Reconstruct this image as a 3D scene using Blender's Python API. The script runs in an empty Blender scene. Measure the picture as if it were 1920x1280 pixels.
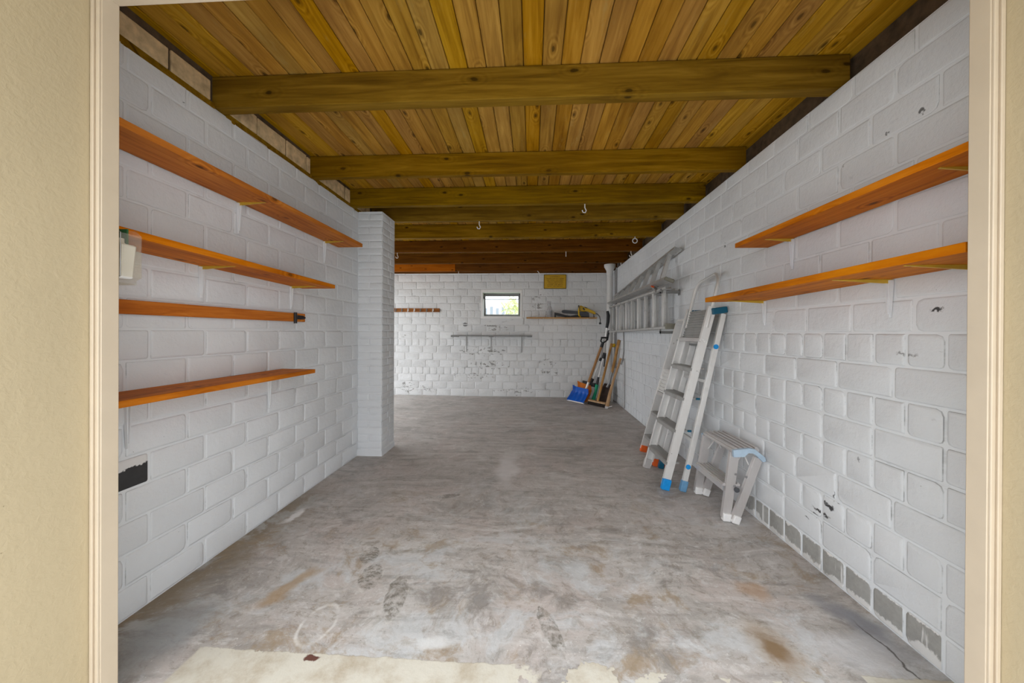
import bpy, bmesh, math, random
from mathutils import Vector, Matrix
R = random.Random(11)
C = bpy.context.scene.collection
sc = bpy.context.scene

# ------------------------------------------------------------------ camera
yaw, roll, pitch, FPX, EYE = 0.0558892, 0.00502819, 0.00237439, 670.0, 1.125
fw = Vector((-math.sin(yaw)*math.cos(pitch), math.cos(yaw)*math.cos(pitch), -math.sin(pitch)))
rt = Vector((math.cos(yaw), math.sin(yaw), 0)); up = rt.cross(fw)
r2 = rt*math.cos(roll)+up*math.sin(roll); u2 = up*math.cos(roll)-rt*math.sin(roll)
cd = bpy.data.cameras.new('camera'); cam = bpy.data.objects.new('camera', cd); C.objects.link(cam)
M = Matrix.Identity(4)
for i in range(3): M[i][0], M[i][1], M[i][2] = r2[i], u2[i], -fw[i]
M[2][3] = EYE
cam.matrix_world = M
cd.sensor_width = 36; cd.lens = FPX/1920*36; cd.shift_y = -(640-624.05)/1920; cd.clip_start = 0.02
sc.camera = cam
# ------------------------------------------------------------------ sky and exposure
w = bpy.data.worlds.new('overcast_sky'); sc.world = w; w.use_nodes = True
wt = w.node_tree; bg = wt.nodes['Background']; bg.inputs[0].default_value = (0.95, 0.97, 1.0, 1)
tc = wt.nodes.new('ShaderNodeTexCoord'); sx = wt.nodes.new('ShaderNodeSeparateXYZ'); mr = wt.nodes.new('ShaderNodeMapRange')   # overcast: zenith brighter than horizon
wt.links.new(tc.outputs['Generated'], sx.inputs[0]); wt.links.new(sx.outputs['Z'], mr.inputs[0]); wt.links.new(mr.outputs[0], bg.inputs[1])
mr.inputs[1].default_value = 0.0; mr.inputs[2].default_value = 1.0; mr.inputs[3].default_value = 1.1; mr.inputs[4].default_value = 3.0
sc.view_settings.view_transform = 'Standard'; sc.view_settings.look = 'None'
sc.view_settings.exposure = 0.93; sc.view_settings.gamma = 1; sc.view_settings.use_curve_mapping = False
try: sc.cycles.max_bounces = 14; sc.cycles.diffuse_bounces = 8
except Exception: pass

# ------------------------------------------------------------------ material helpers
class NT:
    def __init__(s, name, rough=0.7, metal=0.0, spec=0.4):
        s.m = bpy.data.materials.new(name); s.m.use_nodes = True
        s.t = s.m.node_tree; s.b = s.t.nodes['Principled BSDF']
        s.b.inputs['Roughness'].default_value = rough; s.b.inputs['Metallic'].default_value = metal
        s.b.inputs['Specular IOR Level'].default_value = spec
    def n(s, typ, ins=None, **props):
        k = s.t.nodes.new(typ)
        for a, v in props.items(): setattr(k, a, v)
        for a, v in (ins or {}).items(): s.put(k.inputs[a], v)
        return k
    def put(s, sock, v):
        if isinstance(v, bpy.types.NodeSocket): s.t.links.new(v, sock)
        else:
            if sock.type == 'RGBA' and len(v) == 3: v = (*v, 1)
            sock.default_value = v
    def pos(s): return s.n('ShaderNodeNewGeometry').outputs['Position']
    def obj(s): return s.n('ShaderNodeTexCoord').outputs['Object']
    def rnd(s): return s.n('ShaderNodeObjectInfo').outputs['Random']
    def math(s, op, a, b=0.0, c=0.0, clamp=False):
        return s.n('ShaderNodeMath', {0: a, 1: b, 2: c}, operation=op, use_clamp=clamp).outputs[0]
    def map(s, v, loc=(0,0,0), rot=(0,0,0), scale=(1,1,1), typ='POINT'):
        return s.n('ShaderNodeMapping', {'Vector': v, 'Location': loc, 'Rotation': rot, 'Scale': scale}, vector_type=typ).outputs[0]
    def noise(s, v, scale, detail=3, rough=0.55, dist=0.0, col=False):
        k = s.n('ShaderNodeTexNoise', {'Vector': v, 'Scale': scale, 'Detail': detail, 'Roughness': rough, 'Distortion': dist})
        return k.outputs['Color' if col else 'Fac']
    def ramp(s, f, stops):
        k = s.n('ShaderNodeValToRGB', {0: f}); e = k.color_ramp.elements
        while len(e) > 1: e.remove(e[-1])
        for i, (p, c) in enumerate(stops):
            el = e[0] if i == 0 else e.new(p)
            el.position = p; el.color = (*c, 1) if len(c) == 3 else c
        return k.outputs[0]
    def rng(s, f, a, b, lo=0.0, hi=1.0, smooth=True):
        return s.n('ShaderNodeMapRange', {0: f, 1: a, 2: b, 3: lo, 4: hi}, interpolation_type='SMOOTHSTEP' if smooth else 'LINEAR').outputs[0]
    def mix(s, f, a, b, mode='MIX'):
        k = s.n('ShaderNodeMix', data_type='RGBA', blend_type=mode)
        s.put(k.inputs[0], f); s.put(k.inputs[6], a); s.put(k.inputs[7], b)
        return k.outputs[2]
    def vadd(s, a, b): return s.n('ShaderNodeVectorMath', {0: a, 1: b}, operation='ADD').outputs[0]
    def vscale(s, a, f):
        k = s.n('ShaderNodeVectorMath', {0: a}, operation='SCALE'); s.put(k.inputs['Scale'], f); return k.outputs[0]
    def warp(s, v, scale, amt, detail=3):
        c = s.noise(v, scale, detail, col=True)
        c = s.n('ShaderNodeVectorMath', {0: c, 1: (0.5, 0.5, 0.5)}, operation='SUBTRACT').outputs[0]
        return s.vadd(v, s.vscale(c, amt))
    def ell(s, v, c, r, rot=(0,0,0)):
        k = s.map(v, c, rot, r, 'TEXTURE')
        return s.n('ShaderNodeVectorMath', {0: k}, operation='LENGTH').outputs['Value']
    def sep(s, v): return s.n('ShaderNodeSeparateXYZ', {0: v}).outputs
    def bump(s, h, strength=0.3, dist=0.01):
        s.t.links.new(s.n('ShaderNodeBump', {'Height': h, 'Strength': strength, 'Distance': dist}).outputs[0], s.b.inputs['Normal'])
    def col(s, c): s.put(s.b.inputs['Base Color'], c); return s.m

def plain(name, c, rough=0.6, metal=0.0, var=0.08, scale=30, spec=0.4):
    k = NT(name, rough, metal, spec); n = k.noise(k.obj(), scale, 4)
    lo = tuple(x*(1-var) for x in c); hi = tuple(min(1, x*(1+var)) for x in c)
    return k.col(k.ramp(n, [(0.3, lo), (0.7, hi)]))

def wood(name, dark, mid, light, axis=1, knots=True, rough=0.6, tint=0.25, knot_scale=(6, 2.5), spec=0.1, stretch=14, old=None):
    k = NT(name, rough, 0, spec); v = k.obj(); r = k.rnd()
    off = k.n('ShaderNodeCombineXYZ', {0: k.math('MULTIPLY', r, 17.0), 1: k.math('MULTIPLY', r, 31.0), 2: k.math('MULTIPLY', r, 23.0)}).outputs[0]
    v = k.vadd(v, off)
    S = [stretch]*3; S[axis] = 1.0
    sp = k.sep(v); oth = [q for q in range(3) if q != axis]
    uv = k.n('ShaderNodeCombineXYZ', {0: k.math('MULTIPLY', sp[axis], knot_scale[1]), 1: k.math('MULTIPLY', k.math('ADD', sp[oth[0]], sp[oth[1]]), knot_scale[0]), 2: 0.0}).outputs[0]
    vor = k.n('ShaderNodeTexVoronoi', {'Vector': k.warp(uv, 6, 0.06, 2), 'Scale': 1.0, 'Randomness': 1.0}, voronoi_dimensions='2D').outputs['Distance']
    ring = k.rng(vor, 0.06, 0.32, 1.0, 0.0)
    g = k.noise(k.map(v, scale=tuple(S)), 2.2, 5, 0.6, 0.6)
    if knots: g = k.math('ADD', g, k.math('MULTIPLY', k.math('SINE', k.math('MULTIPLY', vor, 70.0)), k.math('MULTIPLY', ring, 0.13 if axis == 1 else 0.05)))
    F = [90]*3; F[axis] = 2.5
    fine = k.noise(k.map(v, scale=tuple(F)), 1.0, 4, 0.7)
    g = k.math('ADD', k.math('MULTIPLY', g, 0.75), k.math('MULTIPLY', fine, 0.25))
    c = k.ramp(g, [(0.32, dark), (0.5, mid), (0.68, light)])
    if knots: c = k.mix(k.rng(vor, 0.03, 0.065, 0.85, 0.0), c, tuple(x*0.22 for x in dark))
    big = k.noise(v, 2.3, 2)
    c = k.mix(k.rng(big, 0.45, 0.75, 0.0, 0.45), c, dark)
    if old: c = k.mix(k.rng(k.noise(k.map(v, scale=tuple(x*0.3 if i != axis else 1 for i, x in enumerate(S))), 3.0, 5, 0.75), 0.56, 0.74, 0.0, 0.7), c, old)
    h = k.n('ShaderNodeHueSaturation', {'Hue': k.rng(r, 0, 1, 0.5-0.03*tint*2, 0.5+0.02*tint*2, False), 'Saturation': k.rng(k.math('FRACT', k.math('MULTIPLY', r, 7.3)), 0, 1, 1-tint*0.6, 1.05, False),
        'Value': k.rng(k.math('FRACT', k.math('MULTIPLY', r, 13.7)), 0, 1, 1-tint, 1+tint, False), 'Color': c}).outputs[0]
    k.bump(g, 0.25, 0.004)
    return k.col(h)

# white wall paint: only small stains with a shape of their own
def wall_paint(name, base=(0.725, 0.755, 0.785), spots=(), grey=None, dirt=0.35, bumpy=0.35):
    k = NT(name, 0.75, 0, 0.25); p = k.pos()
    n = k.noise(p, 2.0, 4); f = k.noise(p, 26, 5, 0.65); r = k.rnd()
    c = k.mix(k.rng(n, 0.3, 0.7), tuple(x*0.96 for x in base), tuple(min(1, x*1.03) for x in base))
    c = k.mix(k.rng(r, 0, 1, 0, 0.10, False), c, tuple(x*0.80 for x in base))
    if dirt:   # scuffs
        d = k.math('MULTIPLY', k.rng(k.noise(k.map(p, scale=(1, 1, 3.2)), 9, 6, 0.7), 0.63, 0.74), k.rng(k.noise(p, 1.7, 2), 0.45, 0.65))
        c = k.mix(k.math('MULTIPLY', d, dirt), c, (0.25, 0.25, 0.25))
        s = k.rng(k.noise(p, 60, 2), 0.76, 0.8)
        c = k.mix(k.math('MULTIPLY', s, 0.5), c, (0.2, 0.19, 0.18))
    if grey:   # flaked paint showing grey block, inside named patches
        wv = k.warp(p, 7, 0.10, 4); tot = None
        for cc, rr in grey:
            e = k.rng(k.ell(wv, cc, rr), 0.4, 1.0, 1.0, 0.0)
            tot = e if tot is None else k.math('MAXIMUM', tot, e)
        fl = k.noise(k.map(p, scale=(1, 1, 1.7)), 13, 5, 0.6)
        mk = k.rng(k.math('ADD', k.math('MULTIPLY', fl, 1.0), k.math('MULTIPLY', tot, 0.17)), 0.715, 0.735)
        mk = k.math('MULTIPLY', mk, k.rng(tot, 0.02, 0.15))
        c = k.mix(mk, c, k.mix(f, (0.27, 0.265, 0.26), (0.42, 0.42, 0.41)))
    wv2 = None
    for cc, rr, colr, a in spots:
        if wv2 is None: wv2 = k.warp(p, 45, 0.05, 5)
        e = k.rng(k.ell(wv2, cc, rr), 0.5, 1.0, a, 0.0)
        c = k.mix(e, c, colr)
    k.bump(k.math('ADD', f, k.math('MULTIPLY', n, 2.0)), bumpy, 0.012)
    return k.col(c)

def metal_mat(name, c=(0.62, 0.62, 0.61), rough=0.38, metal=0.85, dirt=0.25, scratch=40):
    k = NT(name, rough, metal, 0.5); v = k.obj()
    n = k.noise(v, 9, 5, 0.65); f = k.noise(k.map(v, scale=(1, 1, 0.12)), scratch*3, 3)
    col = k.mix(k.math('MULTIPLY', k.rng(n, 0.52, 0.72), dirt), c, tuple(x*0.35 for x in c))
    col = k.mix(k.rng(f, 0.3, 0.7, 0, 0.12), col, tuple(min(1, x*1.3) for x in c))
    k.put(k.b.inputs['Roughness'], k.rng(n, 0.3, 0.7, rough*0.8, rough*1.25))
    return k.col(col)

# ------------------------------------------------------------------ mesh helpers
class MB:
    def __init__(s): s.bm = bmesh.new()
    def hexa(s, c8):
        v = [s.bm.verts.new(c) for c in c8]
        for f in ((0,3,2,1), (4,5,6,7), (0,1,5,4), (1,2,6,5), (2,3,7,6), (3,0,4,7)): s.bm.faces.new([v[i] for i in f])
        return s
    def box(s, x0, x1, y0, y1, z0, z1):
        return s.hexa([(x0,y0,z0), (x1,y0,z0), (x1,y1,z0), (x0,y1,z0), (x0,y0,z1), (x1,y0,z1), (x1,y1,z1), (x0,y1,z1)])
    def bar(s, p0, p1, wd, ht, upv=(0,0,1), w2=None, h2=None):
        p0, p1 = Vector(p0), Vector(p1); d = (p1-p0).normalized(); sd = d.cross(Vector(upv)).normalized(); uu = sd.cross(d)
        w2 = wd if w2 is None else w2; h2 = ht if h2 is None else h2
        a = [p0+sd*x*wd/2+uu*y*ht/2 for x, y in ((-1,-1), (1,-1), (1,1), (-1,1))]
        b = [p1+sd*x*w2/2+uu*y*h2/2 for x, y in ((-1,-1), (1,-1), (1,1), (-1,1))]
        return s.hexa(a+b)
    def channel(s, p0, p1, wd, ht, upv, side=1, t=0.003):
        # a U profile: a web of height ht (along upv) and two flanges of width wd towards side
        p0, p1 = Vector(p0), Vector(p1); d = (p1-p0).normalized(); sd = d.cross(Vector(upv)).normalized(); uu = sd.cross(d)
        s.bar(p0, p1, t, ht, uu)
        for q in (-1, 1):
            o = uu*q*(ht-t)/2 + sd*side*wd/2
            s.bar(p0+o, p1+o, wd, t, uu)
        return s
    def tube(s, pts, r, seg=8, r1=None):
        pts = [Vector(p) for p in pts]; n = len(pts); rings = []; prev = None
        for i, p in enumerate(pts):
            d = (pts[min(i+1, n-1)]-pts[max(i-1, 0)]).normalized()
            a = prev if prev is not None else (Vector((0,0,1)) if abs(d.z) < 0.9 else Vector((1,0,0)))
            x = a-d*a.dot(d); x.normalize(); prev = x; y = d.cross(x)
            rr = r if r1 is None else r+(r1-r)*i/(n-1)
            if isinstance(r, (list, tuple)): rr = r[i]
            rings.append([s.bm.verts.new(p+(x*math.cos(t)+y*math.sin(t))*rr) for t in [2*math.pi*j/seg for j in range(seg)]])
        for i in range(n-1):
            for j in range(seg):
                s.bm.faces.new((rings[i][j], rings[i][(j+1) % seg], rings[i+1][(j+1) % seg], rings[i+1][j]))
        s.bm.faces.new(rings[0][::-1]); s.bm.faces.new(rings[-1]); return s
    def lathe(s, prof, c, seg=16, axis=(0,0,1)):
        A = Vector(axis).normalized(); X = A.orthogonal().normalized(); Y = A.cross(X); c = Vector(c)
        rings = [[s.bm.verts.new(c+A*z+(X*math.cos(t)+Y*math.sin(t))*max(r, 1e-4)) for t in [2*math.pi*j/seg for j in range(seg)]] for r, z in prof]
        for i in range(len(rings)-1):
            for j in range(seg): s.bm.faces.new((rings[i][j], rings[i][(j+1) % seg], rings[i+1][(j+1) % seg], rings[i+1][j]))
        s.bm.faces.new(rings[0][::-1]); s.bm.faces.new(rings[-1]); return s
    def prism(s, poly, off):
        a = [s.bm.verts.new(Vector(p)) for p in poly]; b = [s.bm.verts.new(Vector(p)+Vector(off)) for p in poly]; n = len(a)
        s.bm.faces.new(a[::-1]); s.bm.faces.new(b)
        for i in range(n): s.bm.faces.new((a[i], a[(i+1) % n], b[(i+1) % n], b[i]))
        return s
    def sheet(s, grid, off):
        # grid of points thickened by the vector off
        off = Vector(off); nr, nc = len(grid), len(grid[0])
        A = [[s.bm.verts.new(Vector(p)) for p in row] for row in grid]; B = [[s.bm.verts.new(Vector(p)+off) for p in row] for row in grid]
        for i in range(nr-1):
            for j in range(nc-1):
                s.bm.faces.new((A[i][j], A[i][j+1], A[i+1][j+1], A[i+1][j])); s.bm.faces.new((B[i][j], B[i+1][j], B[i+1][j+1], B[i][j+1]))
        for i in range(nr-1):
            for j in (0, nc-1): s.bm.faces.new((A[i][j], A[i+1][j], B[i+1][j], B[i][j]))
        for j in range(nc-1):
            for i in (0, nr-1): s.bm.faces.new((A[i][j], A[i][j+1], B[i][j+1], B[i][j]))
        return s
    def build(s, name, mat, parent=None, bevel=0.0, flat=False):
        bm = s.bm; bmesh.ops.recalc_face_normals(bm, faces=bm.faces)
        if not flat:
            for f in bm.faces: f.smooth = True
            for e in bm.edges:
                if len(e.link_faces) == 2 and e.calc_face_angle(0) > 0.6: e.smooth = False
        o = parent; base = Vector((0, 0, 0))
        while o is not None: base += o.location; o = o.parent
        if base.length: bmesh.ops.translate(bm, verts=bm.verts, vec=-base)
        me = bpy.data.meshes.new(name); bm.to_mesh(me); bm.free()
        ob = bpy.data.objects.new(name, me); C.objects.link(ob)
        for m in (mat if isinstance(mat, (list, tuple)) else [mat]): me.materials.append(m)
        ob.parent = parent
        if bevel:
            b = ob.modifiers.new('bevel', 'BEVEL'); b.width = bevel; b.segments = 2; b.limit_method = 'ANGLE'
        return ob

def tag(o, label=None, cat=None, group=None, kind=None):
    if label: o['label'] = label
    if cat: o['category'] = cat
    if group: o['group'] = group
    if kind: o['kind'] = kind
    return o
def thing(name, label, cat, loc, group=None):
    o = bpy.data.objects.new(name, None); o.empty_display_size = 0.1; C.objects.link(o); o.location = loc
    return tag(o, label, cat, group)
def struct(mb, name, mat, parent=None, bevel=0.0):
    o = mb.build(name, mat, parent, bevel); o['kind'] = 'structure'; return o

# ------------------------------------------------------------------ room numbers
XL, XR, YB = -1.573, 1.369, 6.23
XS, YP = -2.85, 3.44                       # side wall of the wider back part, partition behind the pillar
zb = lambda y: 2.25-0.0135*y              # underside of the beams (the roof falls to the back)
zc = lambda y: zb(y)+0.155                # underside of the boards
COURSE = 0.1255

# ------------------------------------------------------------------ materials
blackp = (0.03, 0.03, 0.032)
P_left = wall_paint('white_paint_left', spots=[((XL, 2.90, 1.87), (0.06, 0.022, 0.035), (0.06, 0.05, 0.05), 0.9), ((XL, 1.53, 2.15), (0.05, 0.012, 0.006), (0.1, 0.1, 0.1), 0.7)])
P_right = wall_paint('white_paint_right', spots=[((XR, 1.71, 0.335), (0.05, 0.035, 0.016), blackp, 0.95), ((XR, 1.76, 0.285), (0.05, 0.06, 0.012), blackp, 0.95), ((XR, 1.845, 0.215), (0.05, 0.02, 0.007), blackp, 0.8),
    ((XR, 1.69, 0.39), (0.05, 0.008, 0.022), blackp, 0.85), ((XR, 1.795, 0.255), (0.05, 0.022, 0.009), blackp, 0.9), ((XR, 1.735, 0.345), (0.05, 0.012, 0.01), blackp, 0.9), ((XR, 1.665, 0.375), (0.05, 0.010, 0.010), blackp, 0.9), ((XR, 2.62, 1.75), (0.05, 0.02, 0.02), (0.08, 0.08, 0.08), 0.8), ((XR, 1.285, 1.21), (0.05, 0.02, 0.010), (0.03, 0.03, 0.03), 0.95),
    ((XR, 1.38, 1.05), (0.05, 0.04, 0.008), (0.16, 0.15, 0.15), 0.7), ((XR, 1.34, 1.91), (0.05, 0.01, 0.012), (0.1, 0.1, 0.1), 0.9), ((XR, 1.46, 1.9), (0.05, 0.008, 0.008), (0.1, 0.1, 0.1), 0.8), ((XR, 1.66, 1.87), (0.05, 0.008, 0.009), (0.1, 0.1, 0.1), 0.8),
    ((XR, 1.57, 0.60), (0.05, 0.006, 0.018), (0.2, 0.2, 0.2), 0.7)])
P_back = wall_paint('white_paint_back', base=(0.765, 0.78, 0.785), dirt=0.5, bumpy=0.6,
    grey=[((-0.85, YB, 0.78), (0.65, 1, 0.13)), ((-0.62, YB, 1.2), (0.35, 1, 0.12)), ((-0.75, YB, 0.55), (0.55, 1, 0.14)), ((-1.0, YB, 0.36), (0.6, 1, 0.10)), ((0.25, YB, 0.60), (0.3, 1, 0.10)), ((-2.2, YB, 0.15), (0.25, 1, 0.17)),
          ((-2.28, YB, 1.05), (0.07, 1, 0.07)), ((-0.3, YB, 0.1), (0.6, 1, 0.09)), ((-1.9, YB, 0.12), (0.3, 1, 0.08)), ((0.1, YB, 1.63), (0.2, 1, 0.25)), ((0.3, YB, 0.44), (0.3, 1, 0.04))],
    spots=[((-1.17, YB, 1.255), (0.055, 1, 0.045), (0.10, 0.10, 0.10), 0.85)])
P_pillar = wall_paint('white_paint_pillar', dirt=0.3)
def joint_paint(name, base, lo, hi, amt=0.35):
    k = NT(name, 0.8, 0, 0.2); p = k.pos()
    d = k.rng(k.noise(k.map(p, scale=(1, 1, 2.5)), 3.3, 5, 0.7), lo, hi)
    return k.col(k.mix(k.math('MULTIPLY', d, amt), base, (0.12, 0.12, 0.12)))
J_left = joint_paint('joint_paint_left', (0.735, 0.765, 0.795), 0.58, 0.72, 0.22)
J_back = joint_paint('joint_paint_back', (0.765, 0.78, 0.785), 0.56, 0.68, 0.4)
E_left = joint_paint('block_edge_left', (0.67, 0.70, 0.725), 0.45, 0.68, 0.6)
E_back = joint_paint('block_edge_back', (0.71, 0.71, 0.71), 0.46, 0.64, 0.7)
def bare_block():
    k = NT('bare_grey_block', 0.9, 0, 0.2); p = k.pos(); x, y, z = k.sep(p)
    f = k.noise(p, 30, 5, 0.7); g = k.mix(f, (0.26, 0.26, 0.25), (0.44, 0.44, 0.42))
    n = k.noise(k.map(p, scale=(1, 1, 0.6)), 17, 5, 0.65)
    lowm = k.rng(k.math('ADD', k.math('MULTIPLY', n, 0.10), z), 0.078, 0.088, 1.0, 0.0)
    streak = k.rng(k.noise(k.map(p, scale=(1, 1, 0.12)), 26, 4), 0.60, 0.66)
    topm = k.rng(k.math('ADD', k.math('MULTIPLY', n, 0.07), z), 0.150, 0.156)
    mk = k.math('MAXIMUM', k.math('MAXIMUM', k.math('MULTIPLY', lowm, 0.9), topm), k.math('MULTIPLY', streak, 0.75))
    k.bump(k.math('ADD', f, mk), 0.5, 0.006)
    return k.col(k.mix(mk, g, (0.74, 0.74, 0.735)))
BARE = bare_block()
def dark_block():
    k = NT('exposed_dark_block', 0.8, 0, 0.3); p = k.pos(); n = k.noise(p, 24, 5, 0.6)
    x, y, z = k.sep(p)
    mk = k.rng(k.math('ADD', k.math('MULTIPLY', n, 0.06), z), 0.614, 0.618)
    return k.col(k.mix(mk, k.mix(n, (0.03, 0.03, 0.032), (0.06, 0.06, 0.062)), (0.72, 0.72, 0.72)))
DARKB = dark_block()
TANB = plain('pale_tan_brick', (0.60, 0.46, 0.27), 0.9, var=0.3, scale=22)
BROWNB = plain('dark_infill_brick', (0.09, 0.06, 0.035), 0.9, var=0.4, scale=20)

def floor_mat():
    k = NT('worn_concrete', 0.62, 0, 0.35); p = k.pos(); x, y, z = k.sep(p)
    wp = k.warp(p, 1.4, 0.5, 4)
    a = k.noise(k.map(wp, rot=(0, 0, 0.25), scale=(1, 1.9, 1)), 1.1, 6, 0.62)
    b = k.noise(k.map(wp, loc=(5, 3, 0)), 2.3, 6, 0.65)
    st = k.noise(k.map(k.warp(p, 0.8, 0.3, 2), rot=(0, 0, -0.12), scale=(1.0, 9, 1)), 2.2, 6, 0.65)
    fine = k.noise(p, 38, 6, 0.7)
    front = k.rng(y, 3.1, 1.5)
    c = k.ramp(a, [(0.32, (0.29, 0.27, 0.25)), (0.45, (0.43, 0.405, 0.385)), (0.56, (0.475, 0.45, 0.43)), (0.70, (0.57, 0.565, 0.55))])
    c = k.mix(k.rng(b, 0.48, 0.64, 0.0, 0.6), c, (0.50, 0.44, 0.415))                     # pinkish
    c = k.mix(k.rng(st, 0.50, 0.70, 0.0, 0.65), c, (0.26, 0.25, 0.235))                    # broom streaks
    c = k.mix(k.rng(st, 0.46, 0.32, 0.0, 0.5), c, (0.64, 0.635, 0.62))
    md = k.noise(k.map(wp, loc=(1, 2, 0), scale=(1, 1.3, 1)), 7, 9, 0.75)
    c = k.mix(k.rng(md, 0.50, 0.66, 0.0, 0.55), c, (0.24, 0.23, 0.205))
    c = k.mix(k.rng(md, 0.46, 0.36, 0.0, 0.45), c, (0.66, 0.65, 0.635))
    sp = k.noise(p, 95, 3, 0.6)
    c = k.mix(k.rng(sp, 0.66, 0.72, 0.0, 0.6), c, (0.11, 0.10, 0.085))
    c = k.mix(k.rng(sp, 0.34, 0.29, 0.0, 0.6), c, (0.85, 0.84, 0.81))
    gr = k.noise(k.map(wp, loc=(7, 4, 0)), 19, 8, 0.75); gm = k.rng(y, 3.6, 1.8, 0.25, 1.0)
    c = k.mix(k.math('MULTIPLY', k.rng(gr, 0.53, 0.62), k.math('MULTIPLY', gm, 0.55)), c, (0.235, 0.205, 0.165))
    c = k.mix(k.math('MULTIPLY', k.rng(gr, 0.45, 0.37), k.math('MULTIPLY', gm, 0.5)), c, (0.62, 0.625, 0.62))
    edg = k.math('ADD', x, k.math('MULTIPLY', k.math('SUBTRACT', md, 0.5), 0.5))
    c = k.mix(k.math('MULTIPLY', k.rng(edg, -1.28, -1.55), k.rng(y, 2.7, 2.1)), c, (0.235, 0.19, 0.135))   # damp brown strip along the left wall
    pb = k.noise(k.map(wp, loc=(11, 7, 0)), 2.6, 8, 0.72)
    c = k.mix(k.math('MULTIPLY', k.rng(pb, 0.50, 0.60), k.math('MULTIPLY', front, 0.55)), c, (0.56, 0.595, 0.62))   # bluish laitance
    pn = k.noise(k.map(wp, loc=(2, 17, 0)), 3.1, 8, 0.72)
    c = k.mix(k.math('MULTIPLY', k.rng(pn, 0.53, 0.64), k.math('MULTIPLY', front, 0.75)), c, (0.31, 0.235, 0.15))  # rusty brown
    pd = k.noise(k.map(wp, loc=(21, 9, 0), scale=(1, 1.5, 1)), 2.0, 8, 0.75)
    c = k.mix(k.math('MULTIPLY', k.rng(pd, 0.54, 0.66), k.math('MULTIPLY', front, 0.7)), c, (0.20, 0.185, 0.17))
    c = k.mix(k.rng(fine, 0.55, 0.8, 0, 0.35), c, (0.78, 0.76, 0.73))
    c = k.mix(k.rng(fine, 0.45, 0.2, 0, 0.5), c, (0.18, 0.165, 0.15))
    wv = k.warp(p, 6, 0.16, 5)
    def patch(c, ctr, r, rot, colr, amt, e0=0.3):
        return k.mix(k.rng(k.ell(wv, ctr, (*r, 1), (0, 0, rot)), e0, 1.0, amt, 0.0), c, colr)
    c = patch(c, (1.27, 1.46, 0), (0.10, 0.22), 0.2, (0.217, 0.225, 0.254), 0.8)
    c = patch(c, (1.17, 1.33, 0), (0.22, 0.12), 0.1, (0.609, 0.623, 0.652), 0.6)
    c = patch(c, (0.87, 1.315, 0), (0.045, 0.075), 0.3, (0.123, 0.065, 0.022), 0.9)
    c = patch(c, (0.87, 1.32, 0), (0.10, 0.16), 0.3, (0.319, 0.217, 0.116), 0.5)
    c = patch(c, (0.98, 1.62, 0), (0.10, 0.07), 0.2, (0.435, 0.275, 0.160), 0.6)
    c = patch(c, (-1.05, 1.52, 0), (0.05, 0.22), -0.5, (0.362, 0.239, 0.116), 0.7)
    c = patch(c, (-0.20, 2.95, 0), (0.12, 0.45), 0.0, (0.681, 0.667, 0.667), 0.7)
    c = patch(c, (-1.45, 2.1, 0), (0.03, 0.13), -0.2, (0.800, 0.800, 0.800), 0.8)
    c = patch(c, (-1.35, 1.25, 0), (0.18, 0.25), 0.0, (0.275, 0.290, 0.297), 0.7)
    c = patch(c, (-0.35, 1.27, 0), (0.10, 0.05), 0.0, (0.652, 0.667, 0.667), 0.8)
    # boot prints: dark soles with tread bars
    for cx, cy, rx, ry, rot in ((-0.81, 1.755, 0.05, 0.075, 0.15), (-0.735, 1.60, 0.055, 0.10, 0.15), (-0.572, 1.49, 0.05, 0.14, 0.16), (-0.566, 2.42, 0.09, 0.035, 0.4), (0.075, 1.36, 0.035, 0.13, 0.35)):
        l = k.map(p, (cx, cy, 0), (0, 0, rot), (rx, ry, 1), 'TEXTURE'); lw = k.warp(l, 3, 0.55, 5)
        d = k.n('ShaderNodeVectorMath', {0: lw}, operation='LENGTH').outputs['Value']
        inside = k.rng(d, 0.85, 1.0, 1, 0); lx, ly, lz = k.sep(lw)
        barz = k.rng(k.math('SINE', k.math('ADD', k.math('MULTIPLY', ly, 24.0), k.math('MULTIPLY', k.math('ABSOLUTE', lx), 6.0))), -0.2, 0.5)
        c = k.mix(k.math('MULTIPLY', inside, k.math('MULTIPLY', k.math('ADD', 0.42, k.math('MULTIPLY', barz, 0.42)), k.rng(k.noise(p, 22, 5, 0.7), 0.35, 0.6))), c, (0.15, 0.14, 0.115))
        c = k.mix(k.math('MULTIPLY', k.rng(k.math('ABSOLUTE', k.math('SUBTRACT', d, 0.95)), 0.02, 0.10, 1, 0), k.rng(k.noise(p, 14, 4), 0.45, 0.65, 0, 0.3)), c, (0.7, 0.69, 0.65))
    # chalky ring
    l = k.map(k.warp(p, 9, 0.03, 5), (-0.815, 1.33, 0), (0, 0, 0), (0.062, 0.095, 1), 'TEXTURE')
    d = k.n('ShaderNodeVectorMath', {0: l}, operation='LENGTH').outputs['Value']
    c = k.mix(k.math('MULTIPLY', k.rng(k.math('ABSOLUTE', k.math('SUBTRACT', d, 1.0)), 0.02, 0.14, 1, 0), k.rng(k.noise(p, 12, 4), 0.3, 0.6, 0.1, 0.55)), c, (0.78, 0.78, 0.76))
    # crack near the right wall
    cr = k.noise(k.map(p, scale=(1, 1, 1)), 5, 5)
    ck = k.math('MULTIPLY', k.rng(k.math('ABSOLUTE', k.math('SUBTRACT', k.math('ADD', x, k.math('MULTIPLY', cr, 0.12)), 1.325)), 0.001, 0.006, 1, 0), k.rng(y, 1.5, 1.4))
    c = k.mix(k.math('MULTIPLY', ck, 0.8), c, (0.05, 0.04, 0.03))
    # peeling cream paint at the threshold
    n1 = k.noise(p, 16, 6, 0.7); n2 = k.noise(k.map(p, loc=(3, 1, 0)), 5.5, 5, 0.65)
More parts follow.
